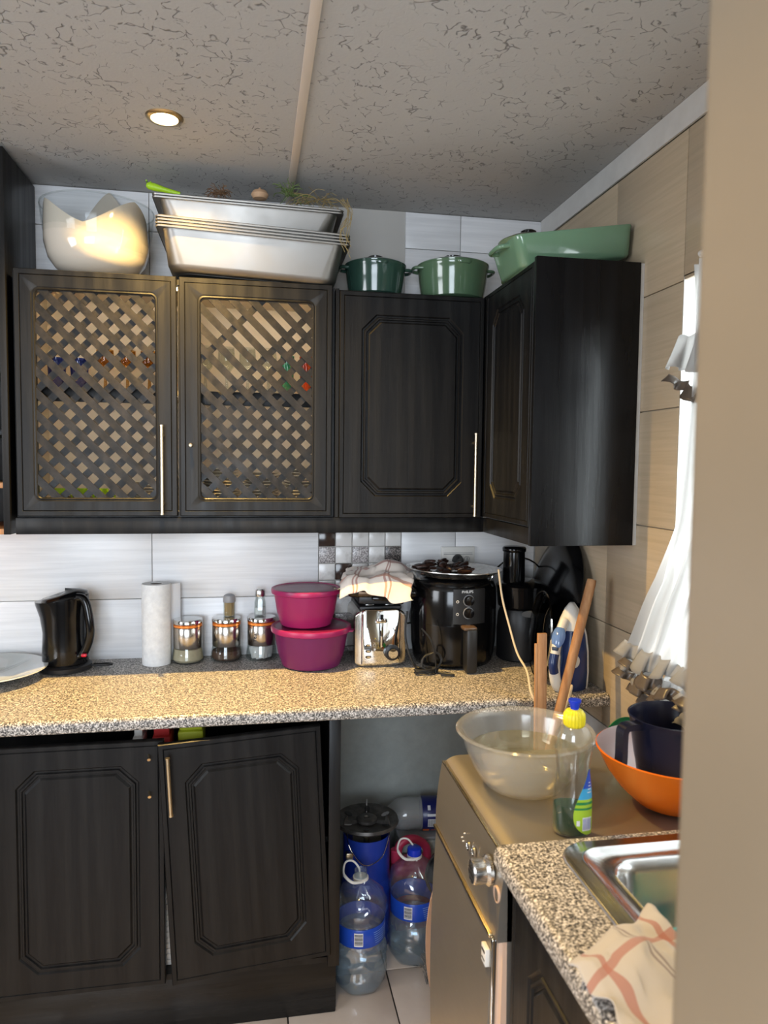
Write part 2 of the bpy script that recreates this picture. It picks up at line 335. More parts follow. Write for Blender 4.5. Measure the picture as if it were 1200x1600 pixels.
# tiles: back wall
def tile(parent, lo, hi, mt, name='tile'):
    return MB().box(*lo, *hi, .0016).build(name, mt, parent)
g_ = .0012
zr = [.80, 1.10, 1.40, 1.70, 2.00, 2.30, ZC-.001]
for a, b in zip(zr[:-1], zr[1:]):
    xs = [XLW+.002, -3.144, -2.544, -1.944, -1.344, -.790]
    for p, q in zip(xs[:-1], xs[1:]): tile(wb, (p+g_, -.0, a+g_), (q-g_, .009, b-g_), TW)
    for p, q in ((-.498, -.3), (-.3, -.002)): tile(wb, (p+g_, -.0, a+g_), (q-g_, .009, b-g_), TW)
mc = [-.790, -.7315, -.673, -.6145, -.556, -.498]
pat = {(0, 0): 3, (0, 1): 1, (2, 1): 1, (4, 1): 2, (1, 2): 3, (0, 5): 3, (3, 3): 1, (2, 4): 3, (4, 4): 2, (1, 5): 1, (0, 4): 1, (3, 6): 3, (1, 7): 2}
zt_ = 1.3275
for r in range(-2, 8):
    for k in range(5):
        z1 = zt_-(r)*.0585; z0 = z1-.0585
        kk = pat.get((k, r), 0)
        tile(wb, (mc[k]+g_, -.001, z0+g_), (mc[k+1]-g_, .009, z1-g_), [MARB, MSPEC, MSPECD, MBROWN][kk], 'mosaic_tile')
struct('wall_back_paint', MB().box(XLW, .001, 0, .008, .0085, .798), PAINT)
# tiles: right wall (cream)
zr = [.80, 1.10, 1.40, 1.70, 2.00, 2.356]
for a, b in zip(zr[:-1], zr[1:]):
    for p, q in ((-.549, -.002), (-.889, -.549), (-1.49, -.889), (-2.018, -1.49)):
        if p < WY1-.01 and a >= 1.0 and b <= 2.01: continue
        z1 = WZ0 if (p < WY1-.01 and b == 1.10) else b
        if z1-a > .01: tile(wr, (-.0, p+g_, a+g_), (.009, q-g_, z1-g_), TC)
MB().box(.0, -.9, .0, .0085, -.002, .798).build('lower_paint', PAINTW, wr)
# window: reveal, sill, frame and panes
wf = MB().box(.11, WY0, WZ0, .14, WY0+.04, WZ1).box(.11, WY1-.04, WZ0, .14, WY1, WZ1).box(.11, WY0, WZ0, .14, WY1, WZ0+.04).box(.11, WY0, WZ1-.04, .14, WY1, WZ1).box(.11, -1.44, WZ0, .14, -1.40, WZ1)
wnd = struct('window_1', wf, M('white_window_frame', (.78, .77, .75), .35))
MB().box(.122, WY0+.04, WZ0+.04, .126, -1.44, WZ1-.04).build('pane', GLASS, wnd); MB().box(.122, -1.40, WZ0+.04, .126, WY1-.04, WZ1-.04).build('pane', GLASS, wnd)
MB().box(.0, WY1-.003, WZ0, .11, WY1, WZ1).box(.0, WY0, WZ1-.003, .11, WY1, WZ1).build('reveal', M('white_reveal', (.8, .79, .76), .5), wnd)
# floor tiles
T = .3065
for i in range(-9, 5):
    for j in range(-14, 3):
        x0, y0 = -.6105+T*(i-1), -.394-T*(j)
        if x0+T < XLW or x0 > .1 or y0 > .1: continue
        if j <= 10 and y0+T > -2.6 and j > -3:
            pass
nx = []
k0 = None
proto = None
for i in range(-9, 3):
    for j in range(-2, 8):
        x0 = -.6105+T*i; y0 = -.394-T*(j+1)
        if x0 < XLW-.1 or x0 > -.02 or y0+T > .31: continue
        if proto is None:
            proto = MB().box(.0022, .0022, -.006, T-.0022, T-.0022, 0, .0015).build('tile', FT, floor); proto.location = (x0, y0, 0)
        else: share('tile', proto, (x0, y0, 0), floor)

# ================================================================ CABINETS
DY = -.3015; ZB, ZD, ZT = 1.3446, 1.3966, 2.088; SH1 = 1.765
def clip(poly, x0, z0, x1, z1):
    for ax, val, sgn in ((0, x0, 1), (0, x1, -1), (1, z0, 1), (1, z1, -1)):
        out = []
        for i in range(len(poly)):
            a, b = poly[i-1], poly[i]; ia, ib = sgn*(a[ax]-val) >= 0, sgn*(b[ax]-val) >= 0
            if ia != ib:
                t = (val-a[ax])/(b[ax]-a[ax]); out.append((a[0]+(b[0]-a[0])*t, a[1]+(b[1]-a[1])*t))
            if ib: out.append(b)
        poly = out
        if not poly: return []
    return poly
def ring8(x0, z0, x1, z1, c, y): return [(x0+c, y, z0), (x1-c, y, z0), (x1, y, z0+c), (x1, y, z1-c), (x1-c, y, z1), (x0+c, y, z1), (x0, y, z1-c), (x0, y, z0+c)]
def panel_door(w, h, t=.018, m=.066, cc=.045, mt=WB, name='door', parent=None):
    # front faces -y, lower-left corner at the origin; octagonal double bead raised panel
    mb = MB(); R = []; e = .0001
    R.append(ring8(0, 0, w, h, e, t)); R.append(ring8(0, 0, w, h, e, .003)); R.append(ring8(.002, .002, w-.002, h-.002, e, 0))
    R.append(ring8(.012, .012, w-.012, h-.012, e, 0)); R.append(ring8(.0135, .0135, w-.0135, h-.0135, e, .0022)); R.append(ring8(.0155, .0155, w-.0155, h-.0155, e, 0))
    for k, d in ((0, 0), (.0035, .0045), (.008, .0045), (.0105, .0005), (.0145, .0005), (.0165, .0048), (.021, .0048), (.026, .0002)):
        R.append(ring8(m+k, m+k, w-m-k, h-m-k, cc-k*.4, d))
    mb.rings(R); return mb.build(name, mt, parent, 25)
def bar_handle(parent, x, z0, z1, y=0, mt=BRASS, r=.005, off=.028):
    mb = MB(); mb.cyl((x, y-off, z0), (x, y-off, z1), r, 12)
    for z in (z0, z1): mb.cyl((x, y-off, z-.002), (x, y-off, z+.002), r*1.25, 12)
    for z in (z0+.028, z1-.028): mb.cyl((x, y+.001, z), (x, y-off, z), r*.8, 10)
    return mb.build('handle', mt, parent)
def rrect(x0, z0, x1, z1, r, y, n=5):
    P = []
    for cx, cz, a in ((x1-r, z0+r, -PI/2), (x1-r, z1-r, 0), (x0+r, z1-r, PI/2), (x0+r, z0+r, PI)):
        for k in range(n+1): t = a+k*PI/2/n; P.append((cx+r*math.cos(t), y, cz+r*math.sin(t)))
    return P
def lattice_door(parent, loc, w, h, ox0, oz0, ox1, oz1, skip=None, skipf=None, phase=(0, 0), per=.0555, sw=.021, sw2=.019):
    d = bpy.data.objects.new('door', None)
    e = .0012; t = .019
    R = [rrect(ox0, oz0, ox1, oz1, .014, t), rrect(0, 0, w, h, e, t), rrect(0, 0, w, h, e, .003), rrect(.002, .002, w-.002, h-.002, e, 0),
         rrect(.014, .014, w-.014, h-.014, e, 0), rrect(.0155, .0155, w-.0155, h-.0155, e, .002), rrect(.0175, .0175, w-.0175, h-.0175, e, 0),
         rrect(ox0-.010, oz0-.010, ox1+.010, oz1+.010, .02, 0), rrect(ox0-.007, oz0-.007, ox1+.007, oz1+.007, .018, .0015), rrect(ox0-.003, oz0-.003, ox1+.003, oz1+.003, .016, .0005), rrect(ox0, oz0, ox1, oz1, .014, .003), rrect(ox0, oz0, ox1, oz1, .014, t)]
    dr = MB().rings(R, True, False, False).build('door', WB, parent, 25); dr.location = loc
    H = oz1-oz0
    for lay, s in ((0, -1), (1, 1)):
        # lay 0: front slats running down to the right; lay 1: rear slats running up to the right
        swd = sw if lay == 0 else sw2
        hw = swd*.7071
        for k in range(-14, 26):
            c = (ox0 + k*per + phase[lay])              # where the slat's axis crosses z = oz0
            if s == -1: ax = [(c-2, oz0+2), (c+2, oz0-2)]
            else: ax = [(c-2, oz0-2), (c+2, oz0+2)]
            pl = [(ax[0][0]-hw, ax[0][1]), (ax[0][0]+hw, ax[0][1]), (ax[1][0]+hw, ax[1][1]), (ax[1][0]-hw, ax[1][1])]
            q = clip(pl, ox0, oz0, ox1, oz1)
            if len(q) < 3: continue
            key = c+H if s == -1 else c
            if lay == 1 and skip and skip(c-ox0): continue
            if lay == 0 and skipf and skipf(c-ox0): continue
            y0 = .0035 if lay == 0 else .0095
            # bevelled front: main polygon
            MB().poly([(x, y0, z) for x, z in q], (0, .0055, 0)).build('slat', SLAT, dr)
    return dr
# --- double unit with the lattice doors
def carcass(mb, x0, x1, y0, y1, z0, z1, t=.016, back=True, top=True):
    mb.box(x0, y0, z0, x0+t, y1, z1); mb.box(x1-t, y0, z0, x1, y1, z1); mb.box(x0+t, y0, z0, x1-t, y1, z0+t)
    if top: mb.box(x0+t, y0, z1-t, x1-t, y1, z1)
    return mb
cu = thing('wall_cabinet', 'black wall cabinet with two lattice doors, pans and white bowl on its top', 'cabinet', (-1.675, 0, 0))
O = -1.675
yb = -.004
mb = MB(); carcass(mb, 0, .905, DY+.020, yb, ZD-.004, ZT-.004); mb.build('body', WB, cu)
MB().box(.016, yb-.006, ZD+.012, .889, yb, ZT-.02).build('back_panel', CABIN, cu)
MB().box(.016, DY+.03, ZD+.0122, .889, yb-.006, ZD+.0145).box(.0162, DY+.03, ZD+.014, .018, yb-.007, ZT-.021).box(.887, DY+.03, ZD+.014, .8888, yb-.007, ZT-.021).build('lining', CABIN, cu)
for x_ in (.018, .464): MB().box(x_, DY+.026, SH1-.040, x_+.424, DY+.034, SH1+.0005, .001).build('shelf_lip', WB, cu); MB().box(x_+.005, DY+.045, SH1-.024, x_+.42, DY+.057, SH1-.0175, .001).build('added_fill_strip', M('added_fill_glow_low', (1, .85, .6), .5, emit=(1, .85, .66), es=16) if 'added_fill_glow_low' not in MATS else MATS['added_fill_glow_low'], cu)  # glowing strips are added fill to brighten the cabinet interior; the lip hides them
MB().box(.0162, DY+.03, ZT-.0235, .8888, yb-.007, ZT-.021).build('top_lining', CABIN, cu)
MB().box(.02, DY+.032, ZT-.031, .885, DY+.044, ZT-.0245, .001).build('added_fill_strip', M('added_fill_glow', (1, .85, .6), .5, emit=(1, .82, .58), es=26), cu)  # upper glowing strip, also added only to light the interior, hidden by the door rail
MB().box(.446, DY+.022, ZD+.012, .462, yb-.006, ZT-.02).build('divider', WB, cu)
SH1, SH2 = 1.765, 1.945
MB().box(.017, DY+.03, SH1-.016, .445, yb-.007, SH1).build('shelf', CABIN, cu); MB().box(.463, DY+.03, SH1-.016, .888, yb-.007, SH1).build('shelf', CABIN, cu)
d1 = lattice_door(cu, (.006, DY, ZD), .438, ZT-ZD, .055, .053, .378, .634, phase=(.052, .001), per=.061)
bar_handle(d1, .398, .008, .262)
d2 = lattice_door(cu, (.452, DY, ZD), .444, ZT-ZD, .060, .053, .385, .634, phase=(.034, .0), skip=lambda c: c < -.43 or -.39 < c < -.24, per=.058)
MB().lathe([(.0005, 0), (.005, .001), (.006, .004), (.004, .008), (.0035, .014), (.0035, .018)], 12).xf(Matrix.Translation((.031, -.018, .208)) @ Matrix.Rotation(-PI/2, 4, 'X')).build('knob_screw', BRASS, d2)
# --- single unit
su = thing('wall_cabinet', 'single black wall cabinet with octagonal raised panel door, green pots on its top', 'cabinet', (-.768, 0, 0))
MB().box(0, DY+.020, ZD-.004, .466, yb, ZT-.008, .001).build('body', WB, su)
d3 = panel_door(.452, ZT-.008-ZD, parent=su); d3.location = (.012, DY, ZD-.006)
bar_handle(d3, .423, .008, .262, mt=BRASS)
MB().box(0, DY+.004, ZD-.004, .010, DY+.02, ZT-.008).build('filler_strip', WB, su)
# --- corner unit: door faces left, big side panel faces the camera
co = thing('corner_cabinet', 'black corner wall cabinet with a broad glossy side panel facing the room', 'cabinet', (0, 0, 0))
XS, YS = -.300, -.7116
MB().box(XS+.02, YS+.018, ZD-.004, -.012, -.305, ZT-.006).box(-.298, -.30, ZD-.004, -.012, yb, ZT-.006).build('body', WB, co)
MB().box(XS, YS, ZB, -.011, YS+.017, ZT+.002, .0012).build('side_panel', PANEL, co)
dc = panel_door(.386, ZT-ZD-.004, m=.062, cc=.04, parent=co); dc.location = (XS, -.306, ZD-.002); dc.rotation_euler = (0, 0, -PI/2)
MB().box(XS+.006, YS+.017, ZB, XS+.02, -.29, ZD-.006, .001).build('light_rail', WB, co)
MB().box(-.0105, YS+.002, ZB, -.0005, YS+.010, ZT).build('sealant', PAINTW, co)
pm = MB().box(-1.675, DY+.004, ZB, XS+.005, DY+.020, ZD-.005, .001).build('light_rail', WB)
tag(pm, 'long black rail board running below the wall cabinet doors', 'rail')
pm2 = MB().box(-1.672, DY+.024, ZD-.02, XS, -.01, ZD-.005).build('soffit_board', WB); tag(pm2, 'black board closing the underside of the wall cabinets', 'board')
# --- left open unit
lu = thing('shelf_unit', 'tall black open shelf unit at the left edge reaching the ceiling', 'shelf', (-2.35, 0, 0))
MB().box(.644, DY, ZB, .662, yb, ZC-.012, .001).box(0, DY, ZB, .018, yb, ZC-.012, .001).box(.018, DY, ZC-.03, .644, yb, ZC-.012).box(.018, yb-.006, ZB, .644, yb, ZC-.03).build('body', WB, lu)
for z in (ZB, 1.476, 1.625, 1.80, 2.05): MB().box(.018, DY+.006, z, .644, yb-.007, z+.016, .001).build('shelf', WB if z > 1.5 else M('orange_shelf_edge', (.55, .24, .08), .5) if z == ZB else MATS['orange_shelf_edge'], lu)
def jar_simple(x, y, z, r, h, m1, m2, label, cat='jar', group=None):
    t = thing('storage_jar', label, cat, (x, y, z), group=group)
    MB().lathe([(r*.9, 0), (r, .005), (r, h*.75), (r*.8, h*.82)], 20).build('body', m1, t); MB().lathe([(r*.85, h*.82), (r*.88, h*.84), (r*.88, h), (r*.8, h+.003)], 20).build('lid', m2, t); return t
jar_simple(-1.79, -.22, 1.641, .035, .09, WPL, LIGHTGREY, 'white jar on an upper shelf of the open unit at left edge')
jar_simple(-1.80, -.22, 1.4922, .04, .10, LIGHTGREY, BLK, 'grey jar on the middle shelf of the open unit at left edge')
jar_simple(-1.79, -.20, ZB+.0165, .035, .08, BLK, BRASS, 'dark jar on the lowest shelf of the open unit at left edge')

# ---- things inside the lattice cabinet
def plate_stack(cx, cy, z, n, r, mt, label, group, dz=.007):
    t0 = thing('plate', label, 'plate', (cx, cy, z), group=group)
    MB().lathe([(r*.55, 0), (r*.6, .001), (r, .010), (r*.995, .012), (r*.6, .004), (.001, .003)], 28).build('dish', mt, t0)
    for k in range(1, n): dup(t0, (cx+random.uniform(-.003, .003), cy+random.uniform(-.003, .003), z+k*dz), label=label)
zc0 = ZD+.0146
def in_cab(u, v, y=-.14): p = at_y(u, v, y); return p.x
plate_stack(-1.54, -.14, zc0, 5, .062, PLATE, 'cream side plate under the green cups behind left lattice door', 'side plates behind left lattice door')
def cup(cx, cy, z, r, h, mt, label, group):
    t = thing('cup', label, 'cup', (cx, cy, z), group=group)
    MB().lathe([(r*.7, 0), (r*.8, .004), (r, h), (r*.93, h), (r*.74, .008), (.001, .007)], 20).build('bowl', mt, t)
    P = [(r*.85+.022*math.sin(a), 0, h*.5-.022*math.cos(a)) for a in [i*PI/8 for i in range(9)]]
    MB().tube(P, .003, 6).build('handle', mt, t); return t
for k, u in enumerate((93, 127, 160)):
    cup(at_y(u, 745, -.19).x, -.20, zc0, .019, .062, LIME, ['lime green cup nearest the hinge behind the left lattice door', 'middle lime green cup of three behind the left lattice door', 'lime green cup nearest the handle behind the left lattice door'][k], 'lime cups behind left lattice door')
plate_stack(-1.33, -.13, zc0, 9, .055, PLATE, 'cream plate stacked near the handle behind left lattice door', 'plates near handle behind left lattice door', .009)
plate_stack(-1.115, -.14, zc0, 13, .058, PLATE, 'cream plate in the left stack behind right lattice door', 'left plate stack behind right lattice door', .0095)
plate_stack(-.99, -.14, zc0, 12, .06, PLATE, 'cream plate in the middle stack behind right lattice door', 'middle plate stack behind right lattice door', .0095)
plate_stack(-.86, -.14, zc0, 13, .06, PLATE, 'cream plate in the right stack behind right lattice door', 'right plate stack behind right lattice door', .0095)
def goblet(cx, cy, z, r, h, mt, label, group, kind=0):
    t = thing('drinking_glass', label, 'glass', (cx, cy, z), group=group)
    if kind == 0: MB().lathe([(r*.75, 0), (r*.8, .002), (r, h), (r*.94, h), (r*.74, .008), (.001, .006)], 20).build('body', mt, t)
    else:
        MB().lathe([(r*.8, 0), (r*.8, .002), (.006, .006), (.004, h*.4), (.006, h*.45)], 20).build('stem', mt, t)
        MB().lathe([(.006, h*.45), (r*.8, h*.58), (r, h*.75), (r*.9, h), (r*.84, h), (r*.93, h*.75), (r*.74, h*.6), (.001, h*.47)], 20, cap0=False).build('bowl', mt, t)
    return t
for k, (x, mt, kd) in enumerate(((-1.60, GLASSB, 0), (-1.535, GLASSB, 0), (-1.46, GLASSG, 1), (-1.395, GLASSG, 1), (-1.33, GLASSG, 1), (-1.275, GLASSG, 1))):
    goblet(x, -.13, SH1+.001, .028, .10 if kd == 0 else .13, mt, ['dark blue tumbler behind left lattice door, nearest the hinge side', 'dark blue tumbler behind left lattice door, beside the amber glasses', 'amber stemmed glass behind left lattice door, beside the blue tumblers', 'amber stemmed glass behind left lattice door, second from blue tumblers', 'amber stemmed glass behind left lattice door, third from blue tumblers', 'amber stemmed glass behind left lattice door, nearest the handle side'][k], ['blue tumblers behind left lattice door', 'amber glasses behind left lattice door'][kd], kd)
for k, x in enumerate((-1.16, -1.095, -1.03, -.965)): goblet(x, -.14, SH1+.001, .027, .15, GLASS, ['clear stemmed glass behind right lattice door, farthest left', 'clear stemmed glass behind right lattice door, second from left', 'clear stemmed glass behind right lattice door, third from left', 'clear stemmed glass behind right lattice door, beside green tumbler'][k], 'clear glasses behind right lattice door', 1)
goblet(-.905, -.14, SH1+.001, .022, .13, thin('green_glass', (.1, .5, .35), .1, fac=.3), 'green tumbler on the shelf behind right lattice door', None, 0)
goblet(-.845, -.14, SH1+.001, .022, .13, thin('red_glass', (.65, .12, .04), .1, fac=.3), 'red tumbler on the shelf behind right lattice door', None, 0)

# --- base unit below the worktop
CYF = -.596; ZCT = .90
worktop = MB(); cprof = []
R = []
for x in (XLW+.002, -.002):
    q = [(x, -.001, .865), (x, -.001, .90)]
    for a in range(0, 7): t = a*PI/2/6; q.append((x, CYF+.014-.014*math.sin(t), .886+.014*math.cos(t)))
    for a in range(0, 5): t = a*PI/2/4; q.append((x, CYF+.006-.006*math.cos(t), .871-.006*math.sin(t)))
    R.append(q)
worktop.rings(R); worktop = worktop.build('worktop', GR, None); tag(worktop, 'long speckled granite laminate worktop along the back wall', 'worktop')
bu = thing('base_cabinet', 'black base cabinet under the long worktop with two raised panel doors', 'cabinet', (-2.4, 0, 0))
BX = 2.4-.777
MB().box(BX-.016, -.555, .16, BX, yb, .864).box(0, -.555, .16, .016, yb, .864).box(.016, -.555, .16, BX-.016, yb, .176).box(.016, -.02, .176, BX-.016, yb-.002, .84).build('body', WB, bu)
MB().box(BX-.032, -.573, .16, BX+.0, -.556, .862, .001).build('end_post', WB, bu)
MB().box(0, -.540, .0005, BX-.006, -.522, .1585, .002).build('plinth', PLINTH, bu)
MB().box(BX-.018, -.521, .0005, BX-.003, -.05, .1585).build('plinth_end', PLINTH, bu)
MB().box(.016, -.50, .48, BX-.016, -.03, .496).build('shelf', WB, bu)
dl = panel_door(.425, .665, m=.062, parent=bu); dl.location = (2.4-1.668, -.576, .164)
scr = MB()
for u, v in ((231, 1183), (232, 1241)):
    p = at_y(u, v, -.59); k = len(scr.v); scr.cyl((p.x+2.4-.732, -.001, p.z-.164+.008), (p.x+2.4-.732+.002, -.016, p.z-.164), .0035, 8)
for i, (u, v) in enumerate(((231, 1183), (232, 1241))):
    p = at_y(u, v, -.59); x = p.x+2.4-.732; z = p.z-.164
    MB().cyl((x, .0005, z), (x+.003, -.018, z-.004), .0032, 8).cyl((x+.003, -.018, z-.004), (x+.0035, -.021, z-.005), .0045, 8).build('screw', BRASS, dl)
d_loose = panel_door(.422, .652, m=.062, parent=bu)
d_loose.location = (2.4-1.222, -.604, .176); d_loose.rotation_euler = (0, math.radians(-2.9), math.radians(3.2))
d_loose['label'] = 'right door hanging crooked and slightly open'
bar_handle(d_loose, .025, .475, .625)
door_far = panel_door(.42, .665, m=.062, parent=bu); door_far.location = (2.4-2.1, -.576, .164)
# things in the cupboard glimpsed through the gaps
for k in range(14):
    o = MB().box(-.11, -.14, 0, .11, .14, .015, .004).build('folded_paper', PAPER); o.location = (-1.205+random.uniform(-.004, .004), -.38, .1765+k*.0158)
    tag(o, 'white paper bundle stacked inside the base cabinet behind the crooked door', 'paper', 'paper bundles in the base cabinet')
def packet(x, y, z, sx, sy, sz, mt, label):
    t = thing('food_packet', label, 'packet', (x, y, z)); MB().box(-sx/2, -sy/2, 0, sx/2, sy/2, sz*.86, .006).build('box_body', mt, t)
    MB().box(-sx/2+.004, -sy/2+.01, sz*.86, sx/2-.004, sy/2-.01, sz, .003).build('folded_top', mt, t)
packet(-1.262, -.42, .4965, .05, .1, .352, M('red_card', (.45, .03, .03), .5), 'red packet in the gap under the worktop beside yellow one')
packet(-1.185, -.40, .4965, .07, .1, .356, M('yellow_card', (.50, .55, .03), .5), 'yellow packet in the gap under the worktop above crooked door')
packet(-1.325, -.42, .4965, .03, .08, .350, WPL, 'white packet in the gap under the worktop left of red one')

# ================================================================ ON TOP OF THE WALL CABINETS
ZTOP = ZT+.001
# tulip shaped bowl in a glass dish
wx, wy = -1.472, -.165
t = thing('serving_bowl', 'large cream glazed bowl with three pointed petals on its rim, on cabinet top', 'bowl', (wx, wy, ZTOP+.006))
def petal(t_):
    d = abs(((t_-PI/2+.06+PI/3) % (2*PI/3))-PI/3)/(PI/3)                   # 0 at a petal tip, 1 in a valley
    return .55*(1-d)+.45*(1+math.cos(PI*d))/2
def bowl_fn(r, z, t_, i):
    tip = petal(t_); f = z/.155
    k = 1+.10*(math.sin(t_-PI/2)*.0)
    back = .045*max(0, math.sin(t_))
    return r*k, z*.82+f**2*(.085*tip+.10*tip*max(0, math.sin(t_))**2)*1.0
prof = [(.045, 0), (.052, .0), (.085, .010), (.115, .030), (.136, .058), (.147, .092), (.148, .125), (.1465, .150), (.145, .155), (.1425, .150), (.141, .125), (.139, .092), (.128, .060), (.107, .033), (.078, .015), (.001, .010)]
MB().lathe(prof, 96, fn=bowl_fn).build('bowl', WCER, t, 60)
t = thing('glass_dish', 'clear wide glass dish holding the cream petal bowl on cabinet top', 'dish', (wx+.004, wy-.002, ZTOP))
MB().lathe([(.03, 0), (.06, .0), (.105, .030), (.14, .08), (.155, .15), (.161, .21), (.159, .212), (.152, .15), (.137, .082), (.102, .034), (.058, .004), (.001, .003)], 48).build('body', GBOWLM, t)
MB().lathe([(.1585, .2095), (.162, .2105), (.1615, .2135), (.1585, .2135)], 48, cap0=False, cap1=False).build('rim', GLASS, t)

# gastronorm pans
def gn(w, d, h, name_label, group, loc, rot):
    t = thing('steel_tray', name_label, 'tray', loc, rot, group)
    def rr(ix, iy, z, r, n=6):
        P = []
        for cx, cy, a in ((w/2-ix-r, -d/2+iy+r, -PI/2), (w/2-ix-r, d/2-iy-r, 0), (-w/2+ix+r, d/2-iy-r, PI/2), (-w/2+ix+r, -d/2+iy+r, PI)):
            for k in range(n+1): q = a+k*PI/2/n; P.append((cx+r*math.cos(q), cy+r*math.sin(q), z))
        return P
    R = [rr(0, 0, h-.006, .015), rr(-.0015, -.0015, h-.002, .016), rr(.001, .001, h, .015), rr(.016, .016, h-.0005, .03), rr(.019, .019, h-.006, .032), rr(.032, .026, .022, .05), rr(.040, .034, .006, .05), rr(.055, .05, .001, .05)]
    R2 = [rr(.0565, .0515, -.0005+.0, .05), rr(.0395, .0335, .0045, .0505), rr(.0305, .0245, .021, .051), rr(.0175, .0175, h-.0075, .0335), rr(.0155, .0155, h-.0025, .031), rr(.0012, .0012, h-.003, .0145)]
    MB().rings(R + [R2[0]] + R2[1:] + [rr(0, 0, h-.006, .015)], True, False, False).build('pan', PANST, t, 50)
    # close the bottom
    MB().rings([rr(.0553, .0503, .0012, .05), rr(.0553, .0503, -.0004, .05)]).build('base', PANST, t, 50)
    return t
pl = at_y(240, 352, -.335); pr_ = at_y(545, 384, -.335)
W = (pr_-pl).length; cx = (pl.x+pr_.x)/2; tilt = math.atan2(pl.z-pr_.z, pr_.x-pl.x)
print('PAN', W, tilt, pl, pr_)
base_z = ZTOP+.005
H1 = .118
labs = ['steel catering tray, lowest of the tall stack on cabinet top', 'steel catering tray, second lowest rim of the tall stack', 'steel catering tray, third rim up of the tall stack', 'steel catering tray, uppermost rim of the lower stack of four']
for k in range(4): gn(W, .325, H1, labs[k], 'lower stack of steel trays', (cx, -.1755, base_z+k*.0088), (0, tilt, 0))
ul = at_y(236, 300, -.31); ur = at_y(537, 328, -.31)
H2 = .085; W2 = (ur-ul).length; tilt2 = math.atan2(ul.z-ur.z, ur.x-ul.x); zc_ = (ul.z+ur.z)/2; cx2 = (ul.x+ur.x)/2
print('PAN2', W2, tilt2, ul, ur)
for k, lb in enumerate(('steel catering tray resting across the lower stack, filled with dried herbs', 'steel catering tray nested inside the topmost one holding straw')):
    gn(W2, .30, H2, lb, 'upper pair of steel trays', (cx2, -.155, zc_-H2+.003+(k-1)*.0075), (0, tilt2, 0))
ztr = zc_+.003
# contents of the upper tray
def strands(name, label, cat, cen, n, L, spread, mt, zdir=.3, seed=1, r=.0009):
    rn = random.Random(seed); mb = MB()
    for k in range(n):
        a = rn.uniform(0, 2*PI); p = Vector(cen)+Vector((rn.uniform(-spread, spread), rn.uniform(-.6, .6)*spread, 0)); d = Vector((math.cos(a), math.sin(a)*.6, rn.uniform(0, zdir)*2))
        P = [p]
        for q in range(5): d = (d+Vector((rn.uniform(-.6, .6), rn.uniform(-.4, .4), rn.uniform(-.7, .25)))).normalized(); P.append(P[-1]+d*L*rn.uniform(.5, 1)/5)
        for q_ in P:
            if q_.z > ZC-.012: q_.z = ZC-.012
        mb.tube(spline(P, 3), r, 4)
    return tag(mb.build(name, mt), label, cat, kind='stuff')
p = at_y(342, 296, -.2); strands('dried_roots', 'small clump of brown dried roots in the top steel tray', 'roots', (p.x, p.y, p.z-.012), 60, .05, .018, M('brown_root', (.18, .10, .05), .8), .5, 3)
p = at_y(455, 300, -.2); strands('green_herbs', 'tuft of green dried herb stalks standing up in top tray', 'herbs', (p.x, p.y, p.z-.012), 34, .075, .016, HERB, 1.1, 5, .0011)
p = at_y(500, 312, -.2); strands('dry_straw', 'loose dry straw over the right end of top tray', 'straw', (p.x, p.y, p.z-.006), 40, .10, .05, STRAW, .4, 9)
mb = MB(); rn = random.Random(4)
for k in range(9):
    P = [at_y(540+rn.uniform(-8, 6), 312+rn.uniform(-4, 8), -.30), at_y(548+rn.uniform(-8, 6), 340+rn.uniform(-8, 8), -.335), at_y(536+rn.uniform(-6, 10), 365+rn.uniform(-8, 8), -.34), at_y(541+rn.uniform(-6, 8), 388+rn.uniform(-12, 22), -.345)]
    mb.tube(spline(P[:rn.choice((3, 4))], 4), .0008, 4)
tag(mb.build('hanging_straw', STRAW), 'straw strands hanging down past the right ends of trays', 'straw', kind='stuff')
p = at_y(406, 303, -.2); t = thing('onion', 'pale brown onion half hidden in the top steel tray', 'onion', (p.x, p.y, p.z-.018))
MB().lathe([(.001, 0), (.02, .003), (.027, .015), (.02, .026), (.006, .031), (.003, .036), (.001, .037)], 20).build('bulb', ONION, t)
a = at_y(229, 289, -.17); b = at_y(262, 298, -.17)
t = thing('scrubbing_brush', 'lime green tool end sticking out left of the top steel tray', 'brush', tuple(a))
d = b-a
MB().tube([(0, 0, 0), tuple(d*.12), tuple(d*.45), tuple(d*.8), tuple(d*1.6)], [.006, .011, .011, .008, .006], 14).build('handle', LIME, t)
mb = MB()
for k in range(5): mb.box(-.002+k*.012, -.009, .0095-k*.004, .003+k*.012, .009, .0125-k*.004, .001)
mb.build('grip', M('lime_grip', (.28, .5, .02), .5), t)

